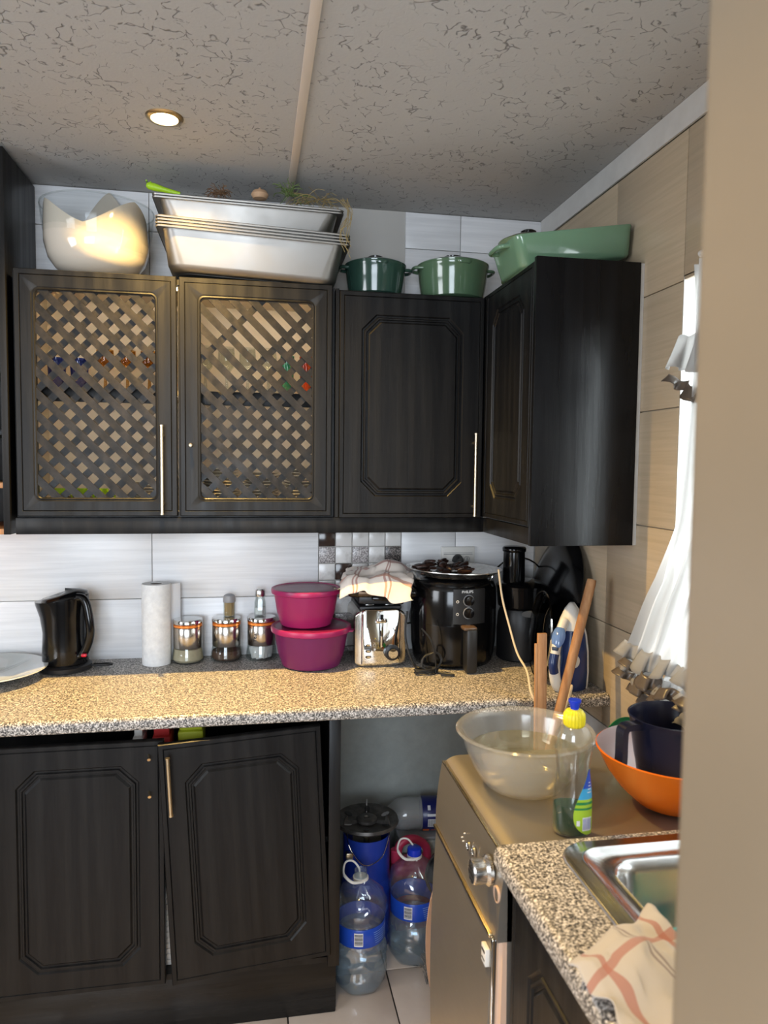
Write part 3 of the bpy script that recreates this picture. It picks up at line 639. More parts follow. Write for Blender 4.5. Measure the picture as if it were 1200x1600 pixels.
# green casserole pots
def pot(cx, cy, r, h, label, mt, sx=1.0, knob=BLK):
    t = thing('casserole_pot', label, 'pot', (cx, cy, ZTOP))
    MB().lathe([(r*.80, 0), (r*.86, .004), (r*.93, h*.45), (r*.965, h*.80), (r*.99, h*.84), (r*.99, h*.9), (r*.93, h*.9), (r*.9, h*.5), (r*.8, .008), (.001, .007)], 48, sx=sx).build('pot_body', mt, t)
    MB().lathe([(r*1.0, h*.90), (r*1.005, h*.93), (r*.97, h*.955), (r*.7, h*1.045), (r*.35, h*1.10), (.001, h*1.115)], 48, sx=sx).build('lid', mt, t)
    MB().lathe([(r*.10, h*1.10), (r*.10, h*1.13), (r*.25, h*1.15), (r*.26, h*1.20), (r*.2, h*1.225), (.001, h*1.23)], 24).build('knob', knob, t)
    for s in (-1, 1):
        mb = MB(); P = spline([(s*r*sx*.90, -r*.30, h*.80), (s*(r*sx+.012), -r*.22, h*.81), (s*(r*sx+.016), 0, h*.81), (s*(r*sx+.012), r*.22, h*.81), (s*r*sx*.90, r*.30, h*.80)], 5)
        mb.tube(P, .0055, 10).build('handle', mt, t)
    # front lug like the photo's cast ear
    MB().lathe([(r*.16, 0), (r*.2, .004), (r*.2, .010), (r*.14, .013)], 20, sy=.35).xf(Matrix.Translation((r*.05, -r*.97, h*.80))).build('lug', mt, t)
    return t
a, b = at_y(539, 425, -.17), at_y(634, 425, -.17)
pot((a.x+b.x)/2, -.165, (b.x-a.x)/2, .105, 'small dark green lidded pot beside the steel trays', DGREEN)
a, b = at_y(653, 425, -.17), at_y(762, 425, -.17)
pot((a.x+b.x)/2, -.165, (b.x-a.x)/2, .118, 'large green lidded pot between small pot and corner cabinet', GREEN)
# oval pot on the corner cabinet
t = pot(-.215, -.365, .088, .125, 'light green oval lidded pot on the corner cabinet, under the dish end', M('light_sage_enamel', (.16, .22, .11), .13, 0, .5), 1.0)
t.rotation_euler = (0, 0, math.radians(65)); t.location = (-.217, -.43, ZTOP+.002)
# roasting dish lying tilted on the corner cabinet
dl_ = at_y(800, 366, -.64); dr_ = at_y(985, 349, -.64); db = at_y(812, 414, -.64)
L = (dr_-dl_).length; ang = math.atan2(dr_.z-dl_.z, dr_.x-dl_.x)
print('DISH', L, ang, dl_, dr_, db)
t = thing('roasting_dish', 'green rectangular roasting dish lying tilted across the corner cabinet top', 'dish', ((dl_.x+dr_.x)/2+.014, -.56, ZTOP+.011), (0, -ang, 0))
def rr2(w, d, z, r, n=5):
    P = []
    for cx, cy, a in ((w/2-r, -d/2+r, -PI/2), (w/2-r, d/2-r, 0), (-w/2+r, d/2-r, PI/2), (-w/2+r, -d/2+r, PI)):
        for k in range(n+1): q = a+k*PI/2/n; P.append((cx+r*math.cos(q), cy+r*math.sin(q), z))
    return P
hh = .082; D_ = .20
MB().rings([rr2(L-.035, D_-.03, .0, .02), rr2(L-.020, D_-.018, .006, .028), rr2(L-.004, D_, hh-.012, .026), rr2(L, D_+.002, hh-.004, .024), rr2(L-.002, D_, hh, .022), rr2(L-.012, D_-.012, hh-.002, .018), rr2(L-.022, D_-.022, .012, .02), rr2(L-.04, D_-.04, .007, .02)]).build('dish', DISHG, t, 50)
for s in (-1, 1):
    P = spline([(s*(L/2-.006), -.045, hh-.012), (s*(L/2+.022), -.036, hh-.012), (s*(L/2+.027), 0, hh-.012), (s*(L/2+.022), .036, hh-.012), (s*(L/2-.006), .045, hh-.012)], 5)
    MB().tube(P, .0065, 10).build('handle', DISHG, t)

# ================================================================ DOWNLIGHT
t = thing('downlight', 'round recessed ceiling downlight with a chrome ring, glowing warm', 'light', (-1.2332, -.5365, ZC))
MB().lathe([(.033, -.0006), (.034, -.006), (.044, -.0045), (.047, -.0012), (.047, -.0004)], 40, cap0=False, cap1=False).build('ring', BRASS, t)
MB().lathe([(.0335, -.001), (.033, -.0035), (.015, -.0042), (.001, -.0044)], 32).build('lamp', BEAM, t)
t2 = dup(t, (-1.2, -2.0, ZC), label='round recessed ceiling downlight above the camera, out of the photo')

# ================================================================ ON THE LONG WORKTOP
ZK = .9008
def small(name, label, cat, x, y, z=ZK, rz=0, group=None): return thing(name, label, cat, (x, y, z), (0, 0, rz), group)
# stacked glass plates at the left edge
p = at_y(0, 1035, -.2); t = small('glass_plate', 'wide pale glass plate at the left edge of worktop', 'plate', p.x-.045, -.20)
MB().lathe([(.07, 0), (.08, .004), (.135, .022), (.175, .034), (.174, .037), (.13, .026), (.08, .009), (.001, .008)], 56).build('dish', M('frosted_glass_plate', (.55, .58, .58), .12, coat=.5), t)
t = small('glass_plate', 'smaller glass plate resting inside the wide plate, left edge', 'plate', p.x-.055, -.15, ZK+.012)
MB().lathe([(.05, 0), (.06, .003), (.10, .020), (.125, .034), (.124, .037), (.095, .024), (.058, .007), (.001, .006)], 48).build('dish', GBOWLM, t)
# kettle
t = small('kettle', 'glossy black jug kettle with handle to the right, on worktop', 'kettle', -1.594, -.105)
def kf(r, z, t_, i):
    return r*(1+.0*math.cos(t_)), z
MB().lathe([(.070, .0), (.077, .003), (.078, .016), (.070, .020), (.068, .021)], 40).build('base', BLKM, t)
def kb(r, z, t_, i):
    sp = max(0, math.cos(t_-PI))**6*max(0, (z-.13)/.1)*.018          # spout to the left
    return r+sp, z + (.010*math.cos(t_) if z > .2 else 0)
MB().lathe([(.066, .0215), (.069, .03), (.068, .07), (.0655, .12), (.067, .17), (.071, .215), (.071, .226)], 48, fn=kb).build('jug_body', BLK, t, 60)
MB().lathe([(.070, .2265), (.067, .236), (.045, .243), (.001, .245)], 40, fn=lambda r, z, t_, i: (r, z+.012*math.cos(t_))).build('lid', BLK, t, 60)
P = spline([(.028, -.035, .232), (.066, -.045, .228), (.082, -.052, .17), (.084, -.052, .115), (.066, -.046, .065), (.045, -.044, .045)], 6)
hb = MB(); 
hb.tube(P, [.014, .014, .014, .014] + [.013]*(len(P)-8) + [.011, .011, .010, .009], 14); hb.build('handle', BLK, t, 60)
MB().box(.060, -.068, .052, .076, -.056, .062, .003).build('switch', M('red_switch', (.5, .0, .02), .3), t)
MB().lathe([(.001, 0), (.022, 0), (.022, .01), (.001, .01)], 20).xf(Matrix.Translation((-.025, .06, .0))).build('socket_boss', BLKM, t)
mb = MB().tube(spline([(.07, -.01, .012), (.09, -.015, .012), (.125, -.015, .012), (.138, .0, .010), (.12, .018, .008), (.085, .02, .006), (.078, .03, .004)], 6), .0035, 8)
mb.build('cord', CORD, t)
MB().box(-.02, .0685, .05, .02, .0705, .19, .001).build('level_window', thin('grey_window', (.4, .4, .42), .1, fac=.3), t)
# kitchen roll
t = small('paper_towel_roll', 'white kitchen paper roll standing on the worktop', 'paper towel', -1.322, -.077)
MB().lathe([(.018, .0), (.0445, .0), (.0455, .002), (.0455, .26), (.0445, .2625), (.019, .2625), (.018, .26), (.018, .002)], 48).build('roll', PAPER, t)
MB().lathe([(.0178, .001), (.0178, .2615), (.0165, .2615), (.0165, .001)], 24, cap0=False, cap1=False).build('core', M('card_core', (.14, .12, .11), .9), t)
surf('loose_sheet', 10, 10, lambda a, b: (.030+.042*a+.0, -.002+.048*a+.004*math.sin(a*5), .004+b*.252), M('tissue_sheet', (.75, .76, .78), .9), t)
# storage jars
def canister(x, y, label, fill, fz, word=None, bag=False):
    t = small('storage_canister', label, 'canister', x, y, group=None)
    MB().lathe([(.044, 0), (.051, .003), (.0525, .012), (.050, .030), (.0455, .055), (.0445, .115), (.042, .120), (.040, .119), (.0425, .113), (.0435, .056), (.048, .030), (.050, .012), (.043, .004), (.001, .004)], 40).build('glass_bottle', GLASS, t)
    MB().lathe([(.0457, .050), (.0468, .0515), (.0464, .116), (.0458, .117), (.0456, .115)], 40, cap0=False, cap1=False).build('steel_sleeve', SLEEVE, t)
    MB().lathe([(.0425, .1175), (.0465, .119), (.0465, .1255), (.0425, .127)], 40).build('seal', COPPER, t)
    MB().lathe([(.0455, .1275), (.0478, .129), (.0478, .140), (.046, .1425), (.035, .1435), (.001, .144)], 40).build('lid', CHROME, t)
    if fill: MB().lathe([(.042, .0045), (.0488, .012), (.0470, .028), (.0447, fz), (.03, fz+.002), (.001, fz+.003)], 32).build('contents', fill, t)
    if bag:
        rn = random.Random(3)
        for k in range(5):
            a = rn.uniform(0, 2*PI); r_ = .026
            o = MB().box(-.019, -.0025, 0, .019, .0025, .042, .002).build('tea_bag', M('tea_bag_paper', (.62, .61, .62), .8) if 'tea_bag_paper' not in MATS else MATS['tea_bag_paper'], t)
            o.location = (r_*math.cos(-PI/2+(k-2)*.75), r_*math.sin(-PI/2+(k-2)*.75), .006); o.rotation_euler = (rn.uniform(-.2, .2), rn.uniform(-.35, .35), (k-2)*.75)
    if word:
        text('lettering', word, .020, M('engraved_black', (.03, .02, .015), .5), t, (-.0225, -.0415, .078), (PI/2, -PI/2, math.radians(-28)))
    return t
canister(-1.224, -.067, 'steel and glass canister with pale sugar next to the paper roll', speck('brown_sugar', (.52, .44, .31), (.42, .35, .24), 300, .9), .046)
canister(-1.100, -.058, 'steel and glass canister with brown powder, toothpick tub on it', speck('coffee_powder', (.11, .055, .035), (.06, .03, .02), 300, .9), .034)
canister(-.985, -.058, 'steel and glass canister with tea bags, salt shaker on it', None, 0, 'Tea', True)
t = small('toothpick_holder', 'clear toothpick tub with grey domed cap on the middle canister', 'toothpicks', -1.091, -.055, ZK+.1445)
MB().lathe([(.019, 0), (.0195, .001), (.0195, .058), (.018, .058), (.018, .002), (.001, .002)], 24).build('tub', GLASS, t)
MB().lathe([(.0197, .048), (.0205, .050), (.0205, .060), (.018, .070), (.010, .075), (.001, .076)], 24).build('cap', LIGHTGREY, t)
mb = MB()
for k in range(46): a = k*2.4; r_ = .0024*math.sqrt(k)*1.0; mb.cyl((r_*math.cos(a), r_*math.sin(a), .0025), (r_*math.cos(a)*1.02, r_*math.sin(a)*1.02, .047), .0012, 5)
o = mb.build('toothpicks', M('toothpick_wood', (.55, .38, .18), .7), t); o['kind'] = 'stuff'
t = small('salt_shaker', 'clear glass salt shaker with steel cap on the right canister', 'salt shaker', -.990, -.055, ZK+.1445)
MB().lathe([(.0195, 0), (.021, .003), (.0205, .045), (.016, .062), (.0145, .068), (.013, .066), (.018, .044), (.019, .006), (.001, .005)], 8).xf(Matrix.Rotation(PI/8, 4, 'Z')).build('shaker_body', GLASS, t, 20)
MB().lathe([(.017, .0055), (.0172, .028), (.001, .032)], 8).xf(Matrix.Rotation(PI/8, 4, 'Z')).build('salt', M('salt', (.8, .8, .8), .9), t)
mb = MB().lathe([(.0165, .066), (.017, .068), (.017, .084), (.014, .090), (.001, .092)], 24)
mb.build('cap', STEEL, t)
# magenta bowls with lids
def tub(x, y, z, r, h, label, MG):
    t = small('plastic_bowl', label, 'bowl', x, y, z)
    MB().lathe([(r*.66, .0), (r*.72, .004), (r*.83, h*.35), (r*.90, h*.75), (r*.925, h*.88), (r*.9, h*.88), (r*.8, h*.4), (r*.66, .006), (.001, .005)], 56).build('bowl', MG, t)
    MB().lathe([(r*.95, h*.83), (r*.99, h*.85), (r*1.0, h*.92), (r*.985, h*.965), (r*.95, h*.975), (r*.92, h*.955), (r*.88, h*.95)], 56, cap0=False, cap1=False).build('lid_rim', MAG, t)
    MB().lathe([(r*.90, h*.947), (r*.88, h*.952), (r*.5, h*.948), (.001, h*.945)], 56).build('lid', MAGL, t)
    MB().box(r*.92, -.018, h*.86, r*1.09, .018, h*.90, .003).xf(Matrix.Rotation(-.35, 4, 'Z')).build('tab', MAG, t)
    return t
tub(-.826, -.155, ZK, .131, .135, 'larger magenta plastic bowl with plum lid, underneath the smaller one', MAGD)
tub(-.843, -.150, ZK+.1315, .113, .125, 'smaller magenta plastic bowl with lid stacked on the larger one', MAG)
# toaster
tx = -.606; t = small('toaster', 'polished steel toaster end with lever and dial, below black press', 'toaster', tx, -.225)
def rr3(w, z0, z1, r, y, n=6):
    P = []
    for cx, cz, a in ((w/2-r*.4, z0+r*.4, -PI/2), (w/2-r, z1-r, 0), (-w/2+r, z1-r, PI/2), (-w/2+r*.4, z0+r*.4, PI)):
        R0 = r*.4 if cz == z0+r*.4 else r
        for k in range(n+1): q = a+k*PI/2/n; P.append((cx+R0*math.cos(q), y, cz+R0*math.sin(q)))
    return P
MB().rings([rr3(.118, .010, .186, .014, 0), rr3(.126, .007, .189, .016, .003), rr3(.128, .006, .190, .016, .008)]).build('front_plate', CHROME, t, 50)
MB().rings([rr3(.128, .004, .188, .016, .0085), rr3(.166, .004, .186, .030, .016), rr3(.168, .004, .186, .032, .030), rr3(.168, .004, .186, .032, .205), rr3(.150, .008, .182, .03, .218)]).build('housing', brushed('toaster_steel', (.62, .58, .52), .22), t, 50)
MB().box(-.07, .02, .182, .07, .20, .196, .006).build('top_plate', BLKM, t)
for s in (-.033, .033): MB().box(s-.014, .035, .1965, s+.014, .19, .199, .001).build('slot', STEEL, t)
MB().box(-.0065, -.0015, .065, .0065, .001, .172, .001).build('lever_slot', BLK, t)
MB().box(-.003, -.004, .066, .003, -.001, .145, .001).build('lever_rail', CHROME, t)
MB().lathe([(.001, 0), (.016, .001), (.019, .006), (.017, .012), (.001, .014)], 24, sy=.45).xf(Matrix.Translation((0, -.004, .146)) @ Matrix.Rotation(0, 4, 'X')).build('lever', CHROME, t)
MB().lathe([(.001, .0), (.0255, .0), (.0255, .008), (.019, .010), (.019, .008), (.001, .008)], 32).xf(Matrix.Translation((.036, 0, .048)) @ Matrix.Rotation(PI/2, 4, 'X')).build('dial_ring', BLKM, t)
MB().lathe([(.001, .0), (.0165, .0), (.0155, .013), (.001, .014)], 28).xf(Matrix.Translation((.036, -.007, .048)) @ Matrix.Rotation(PI/2, 4, 'X')).build('dial', CHROME, t)
for k in range(3):
    z = .073-k*.019
    MB().lathe([(.0075, .0), (.0095, .0), (.0095, .002), (.0075, .002)], 20, sy=.5, cap0=False, cap1=False).xf(Matrix.Translation((-.042, -.0005, z)) @ Matrix.Rotation(PI/2, 4, 'X')).build('button_ring', BLK, t)
    MB().lathe([(.001, .0), (.0068, .0), (.006, .003), (.001, .003)], 16, sy=.5).xf(Matrix.Translation((-.042, -.0005, z)) @ Matrix.Rotation(PI/2, 4, 'X')).build('button', CHROME, t)
    MB().lathe([(.001, .0), (.0016, .0), (.0016, .002), (.001, .002)], 10).xf(Matrix.Translation((-.023, 0, z)) @ Matrix.Rotation(PI/2, 4, 'X')).build('indicator', BLK, t)
for sx_ in (-.06, .06):
    for sy_ in (.03, .18): MB().cyl((sx_, sy_, 0), (sx_, sy_, .008), .009, 12).build('foot', BLKM, t)
# sandwich press lying on the toaster
t = thing('sandwich_press', 'black flat sandwich press lying on top of the toaster under a cloth', 'press', (-.602, -.11, ZK+.2), (0, math.radians(2), 0))
MB().box(-.075, -.09, .0, .075, .09, .030, .006).build('lower_plate', BLKM, t)
MB().box(-.118, -.138, .028, .112, .10, .062, .016).build('upper_plate', BLK, t)
MB().box(-.085, -.141, .036, .02, -.1365, .050, .002).build('trim', M('bronze_trim', (.10, .06, .03), .3, .5), t)
MB().box(-.04, -.14, .020, .04, -.118, .034, .005).build('catch', BLK, t)
# cloth over the press
def clothfn(cx, cy, z0, w, d, rot, seed, amp=.018, drop=None):
    def f(a, b):
        x = (a-.5)*w; y = (b-.5)*d; n1 = noise.noise(Vector((x*14+seed, y*14, 1.3))); n2 = noise.noise(Vector((x*34+seed, y*34, 4.3)))
        X = x*math.cos(rot)-y*math.sin(rot)+.012*n2; Y = x*math.sin(rot)+y*math.cos(rot)+.010*n1
        z = z0+amp*n1+amp*.5*n2
        if drop: z += drop(X, Y, a, b)
        return (cx+X, cy+Y, z)
    return f
def drp(X, Y, a, b):
    z = .05*math.exp(-((X-.03)**2+(Y-.03)**2)/.004)+.02
    fr = -.105 - 0
    if Y < fr+.02: z -= min(1.5, (fr+.02-Y)/.04)*.045
    if X < -.11: z -= (-.11-X)*.9
    return z
surf('tea_cloth', 44, 40, clothfn(-.608, -.158, ZK+.272, .225, .27, math.radians(-12), 2.2, .016, drp), CLOTH1, None, .002, label='checked cream and rust cloth crumpled on the sandwich press', cat='cloth')
p = at_y(545, 912, -.2)
surf('yellow_cloth', 16, 14, clothfn(p.x+.012, -.19, ZK+.258, .10, .09, .5, 7.7, .016, lambda X, Y, a, b: -X*.0-.2*max(0, -X)), M('yellow_cream_cloth', (.62, .55, .28), .9, sheen=.2), None, .002, label='pale yellow cloth corner poking out left of the checked cloth', cat='cloth')
surf('plastic_bag', 26, 22, clothfn(-.507, -.15, ZK+.292, .10, .15, .2, 11.1, .035, lambda X, Y, a, b: .01-.6*max(0, X-.01)), FILM, None, label='crumpled clear plastic bag between the cloth and air fryer', cat='bag')
# air fryer
AX, AY = -.352, -.170
t = small('air_fryer', 'glossy black air fryer with two dials and pull-out basket', 'air fryer', AX, AY)
af = [(.118, 0), (.126, .004), (.134, .020), (.141, .07), (.143, .13), (.143, .20), (.141, .25), (.134, .275), (.10, .286), (.001, .288)]
MB().lathe(af, 64, sy=.93).build('body', BLK, t, 60)
# basket drawer front: shell slightly proud of the body
def arc(r0, r1, z0, z1, a0, a1, name, mt, n=20, rr=None):
    mb = MB(); R = []
    for k in range(n+1):
        a = a0+(a1-a0)*k/n; c, s = math.cos(a), math.sin(a)*.93
        R.append([(r0*c, r0*s, z0), (r1[0]*c, r1[0]*s, z0), (r1[1]*c, r1[1]*s, z1), (r0*c, r0*s, z1)])
    return mb.rings(R, True).build(name, mt, t, 30)
arc(.12, (.1385, .1445), .018, .142, math.radians(218), math.radians(322), 'basket_front', BLK)
MB().box(-.004, -.178, .002, .032, -.128, .142, .008).xf(Matrix.Translation((-.0, 0, 0))).build('basket_handle', BLKM, t)
MB().box(-.012, -.172, .136, .032, -.12, .148, .005).build('handle_top', M('bronze_plastic', (.10, .06, .035), .3), t)
arc(.12, (.1443, .1435), .150, .262, math.radians(255), math.radians(300), 'control_panel', BLKM)
ca = math.radians(-82)
for k, z in enumerate((.226, .186)):
    c_ = Vector((.012, -.1338, z)); mt = Matrix.Translation(c_) @ Matrix.Rotation(math.radians(9), 4, 'Z') @ Matrix.Rotation(PI/2, 4, 'X')
    MB().lathe([(.001, 0), (.0155, 0), (.0165, .005), (.0145, .013), (.001, .014)], 28).xf(mt).build('dial', BLK, t)
    MB().lathe([(.0165, .0), (.0185, .0), (.0185, .002), (.0165, .002)], 28, cap0=False, cap1=False).xf(mt).build('dial_ring', LIGHTGREY, t)
    MB().lathe([(.003, .0), (.0045, .0), (.0045, .0012), (.003, .0012)], 14, cap0=False, cap1=False).xf(Matrix.Translation((-.024, -.1343, z-.003)) @ Matrix.Rotation(PI/2, 4, 'X')).build('symbol', WPL, t)
text('lettering', 'PHILIPS', .0125, M('print_white', (.8, .8, .8), .5), t, (.008, -.1352, .254), (PI/2, 0, math.radians(7)))
# steel tray of dried meat on it
TX, TY = (at_y(634, 890, AY).x+at_y(781, 898, AY).x)/2, AY-.005
t = thing('steel_bowl', 'wide shallow steel bowl of dark dried meat on the air fryer', 'bowl', (TX, TY, ZK+.2885), (0, math.radians(1.5), 0))
MB().lathe([(.10, 0), (.122, .003), (.142, .020), (.157, .022), (.160, .024), (.1595, .0265), (.156, .026), (.140, .024), (.119, .0065), (.001, .003)], 64).build('bowl', STEEL, t)
mt_ = []
rn = random.Random(12)
for k in range(50):
    a = rn.uniform(0, 2*PI); r_ = .092*math.sqrt(rn.random()); x, y = r_*math.cos(a)*1.05-.040, r_*math.sin(a)*.95
    hgt = .016+.034*max(0, 1-((x+.045)**2+(y)**2)/.010)*rn.random()
    s = rn.uniform(.014, .028)
    mb = MB(); R = []
    nn = 8
    for i, (rad, zz) in enumerate(((.3, -.5), (.85, -.35), (1, 0), (.8, .4), (.3, .55))):
        R.append([(s*rad*math.cos(2*PI*j/nn)*(1+.35*noise.noise(Vector((j*1.7, i*1.3, k)))), s*.65*rad*math.sin(2*PI*j/nn)*(1+.35*noise.noise(Vector((j*1.7, i*1.3, k+9)))), s*.45*zz+.004*noise.noise(Vector((j, i, k)))) for j in range(nn)])
    mb.rings(R); o = mb.build('meat_piece', MEAT, None, 50)
    o.location = Vector((TX+x, TY+y, ZK+.2885+hgt+.002)); o.rotation_euler = (rn.uniform(-.5, .5), rn.uniform(-.5, .5), a)
    tag(o, 'dark shrivelled piece of dried meat heaped in the steel bowl on the air fryer', 'meat', 'dried meat pieces in the steel bowl')
# wall socket with plug
p = at_y(714, 870, 0); t = thing('wall_socket', 'white double wall socket with a black plug, behind the air fryer', 'socket', (p.x, -.001, 1.208))
MB().box(-.061, -.010, -.055, .063, 0, .058, .003).build('face_plate', WPL, t)
MB().box(-.052, -.0115, .030, .054, -.009, .0325, .0005).box(-.052, -.0115, .036, .054, -.009, .0372, .0005).build('ridge', LIGHTGREY, t)
MB().lathe([(.0085, 0), (.010, 0), (.010, .002), (.0085, .002)], 20, cap0=False, cap1=False).xf(Matrix.Translation((.034, -.010, .014)) @ Matrix.Rotation(PI/2, 4, 'X')).box(.0325, -.0135, .007, .0355, -.010, .021, .001).build('switch', LIGHTGREY, t)
tp = thing('plug', 'black rounded plug pushed into the white wall socket', 'plug', (p.x-.002, -.012, 1.214))
MB().lathe([(.001, 0), (.020, 0), (.021, .006), (.018, .024), (.012, .034), (.001, .036)], 24, sy=1.25).xf(Matrix.Rotation(PI/2, 4, 'X')).build('plug_body', BLKM, tp)
MB().tube(spline([(0, -.02, -.02), (0, -.022, -.06), (.01, -.02, -.14), (.02, -.02, -.26)], 6), .0035, 8).build('cord', CORD, tp)
# cables beside the toaster
def cable(name, label, pts, r, mt, cat='cable', n=8):
    o = MB().tube(spline(pts, n), r, 8).build(name, mt); return tag(o, label, cat)
P = [at_y(636, 955, -.24), at_y(633, 985, -.25), at_y(636, 1010, -.26), at_y(645, 1035, -.265), at_y(655, 1046, -.27)]
P[-1].z = ZK+.005
P += [Vector((-.43, -.335, ZK+.005)), Vector((-.40, -.36, ZK+.005)), Vector((-.44, -.355, ZK+.005))]
cable('power_cord', 'black cord falling from the press down the right side of toaster', P, .0036, CORD)
P = [at_y(659, 982, -.325), at_y(672, 998, -.33), at_y(679, 1020, -.33), at_y(681, 1038, -.325)]; P[-1].z = ZK+.005
P += [Vector((-.47, -.335, ZK+.005)), Vector((-.50, -.30, ZK+.006))]
cable('power_cord', 'thin black cord arching in front of the air fryer side', P, .0026, CORD)
rn = random.Random(21)
for k, lb in enumerate(('black cable loop lying flat between toaster and air fryer', 'black cable loop standing against the air fryer foot')):
    P = []
    for q in range(22):
        a = q*.85; r_ = .030+.008*math.sin(q*1.7+k)
        if k == 0: P.append(Vector((-.478+r_*1.2*math.cos(a), -.318+r_*.6*math.sin(a), ZK+.004+.0045*(q/7))))
        else: P.append(Vector((-.462+r_*math.cos(a)*.9, -.318+.004*math.sin(a)-.001*q*.3, ZK+.040+r_*math.sin(a))))
    cable('cable_loop', lb, P, .0028, CORD, n=4)
P = [at_y(652, 935, -.10), at_y(643, 950, -.10), at_y(642, 970, -.10), at_y(650, 985, -.1), at_y(656, 975, -.10), at_y(648, 972, -.10), at_y(636, 974, -.10)]
cable('power_cord', 'black cord looping in the gap between toaster and air fryer', P, .0036, CORD)
# food processor
JX, JY = -.112, -.165
t = small('food_processor', 'black food processor with tall feed tube beneath the corner cabinet', 'food processor', JX, JY)
MB().lathe([(.075, 0), (.080, .005), (.080, .10), (.076, .155), (.070, .172), (.001, .173)], 48).build('motor_base', BLKM, t)
MB().lathe([(.069, .173), (.078, .182), (.082, .235), (.083, .242), (.001, .243)], 48).build('bowl', BLK, t)
MB().lathe([(.084, .243), (.085, .251), (.074, .262), (.045, .270), (.001, .272)], 48).build('lid', BLK, t)
MB().lathe([(.036, .262), (.0375, .27), (.036, .365), (.0395, .368), (.040, .378), (.036, .383), (.001, .384)], 36, sx=1.0).xf(Matrix.Translation((-.032, -.012, 0))).build('feed_tube', BLK, t, 50)
MB().box(.045, -.05, .02, .075, -.02, .155, .008).build('side_handle', BLKM, t)
def wire_loop(c, rx, rz, a0, a1, y):
    return [(c[0]+rx*math.cos(a0+(a1-a0)*k/14), y, c[1]+rz*math.sin(a0+(a1-a0)*k/14)) for k in range(15)]
MB().tube(wire_loop((0.0, .24), .10, .10, 0.15, PI-.15, .03), .003, 8).build('carry_bail', CHROME, t)
MB().lathe([(.001, 0), (.028, 0), (.028, .003), (.001, .003)], 24, sy=.4).xf(Matrix.Translation((.0, -.0795, .165)) @ Matrix.Rotation(PI/2, 4, 'X')).build('emblem_plate', M('grey_arc', (.12, .12, .12), .4), t)
# round lids leaning on the right wall
def lean_disc(name, label, cat, y, z, x_foot, x_top, r, prof, mt):
    pass
t = thing('wok_lid', 'large round black wok lid leaning against the right wall behind the iron', 'lid', (-.100, -.285, ZK+.0), (0, 0, math.radians(-3)))
rW = .222; tl = math.radians(13)
Mx = Matrix.Translation((.0, 0, 0)) @ Matrix.Rotation(tl, 4, 'Y') @ Matrix.Translation((0, 0, rW)) @ Matrix.Rotation(-PI/2, 4, 'Y')
MB().lathe([(rW, 0), (rW+.001, .003), (rW*.98, .006), (rW*.75, .018), (rW*.3, .028), (.001, .030), ], 64).xf(Mx).lathe([(.001, .0)]*0 or [(.02, .029), (.022, .04), (.001, .045)], 20).build('dome', BLK, t) if False else MB().lathe([(rW, 0), (rW+.001, .003), (rW*.98, .006), (rW*.75, .018), (rW*.3, .028), (.001, .030)], 64).xf(Mx).build('dome', BLK, t)
t = thing('glass_pan_cover', 'round glass pan cover with thin steel rim standing on edge beside food processor', 'lid', (-.150, -.40, ZK), (0, 0, math.radians(-9)))
rG = .135
Mx = Matrix.Rotation(math.radians(5), 4, 'Y') @ Matrix.Scale(1, 4) @ Matrix.Translation((0, 0, rG)) @ Matrix.Rotation(-PI/2, 4, 'Y')
MB().lathe([(rG-.001, 0), (rG*.8, .010), (rG*.4, .018), (.001, .020), ], 56).xf(Mx).build('glass', GLID, t)
MB().lathe([(rG-.003, -.002), (rG, -.002), (rG, .003), (rG-.003, .003)], 56, cap0=False, cap1=False).xf(Mx).build('rim', CHROME, t)
# iron standing on its heel
t = thing('steam_iron', 'navy and white steam iron standing on its heel at worktop end', 'iron', (-.085, -.505, ZK), (0, 0, math.radians(-42)))
def iring(z, w, d, y0, n=14):
    # half-ellipse section: flat back (soleplate side, +y... here towards the wall) and rounded front
    P = []
    for k in range(n+1): a = PI+PI*k/n; P.append((w*math.cos(a), y0+d*math.sin(a), z))
    return P
IZ = [(0, .050, .055), (.01, .052, .062), (.05, .054, .062), (.11, .052, .052), (.16, .045, .040), (.20, .034, .030), (.235, .019, .018), (.252, .006, .008)]
mb = MB(); mb.use(NAVYG)
IB = [(z, w*.98, d) for z, w, d in IZ if z < .17]
mb.rings([iring(z, w*.97, d, .0) for z, w, d in IZ[:6]])
mb.build('water_tank', NAVYG, t, 60)
MB().rings([iring(z, w*1.005, .012, .010) for z, w, d in IZ]).build('skirt', WPL, t, 60)
MB().rings([[(-w*1.01, .010, z), (w*1.01, .010, z), (w*1.01, .016, z), (-w*1.01, .016, z)] for z, w, d in IZ]).build('soleplate', ICHROME, t, 30)
MB().rings([iring(z, w*.99, d*1.04+.002, .0) for z, w, d in ((.175, .042, .038), (.20, .034, .031), (.235, .019, .018), (.252, .006, .008))]).build('nose', WPL, t, 60)
MB().tube(spline([(-.012, -.052, .004), (-.016, -.078, .03), (-.018, -.088, .08), (-.016, -.080, .135), (-.012, -.058, .175), (-.008, -.034, .205)], 6), [.016]*16+[.014]*15, 14).build('handle', WPL, t, 60)
MB().tube(spline([(-.0165, -.093, .062), (-.018, -.1, .085), (-.0165, -.093, .115)], 6), .0135, 14).build('grip', NAVYG, t, 60)
MB().lathe([(.001, 0), (.016, 0), (.02, .004), (.014, .012), (.001, .014)], 28, sy=1.7).xf(Matrix.Translation((-.012, -.072, .160)) @ Matrix.Rotation(math.radians(60), 4, 'X')).build('spray_window', M('pale_blue_window', (.12, .22, .5), .1, coat=.5), t, 60)
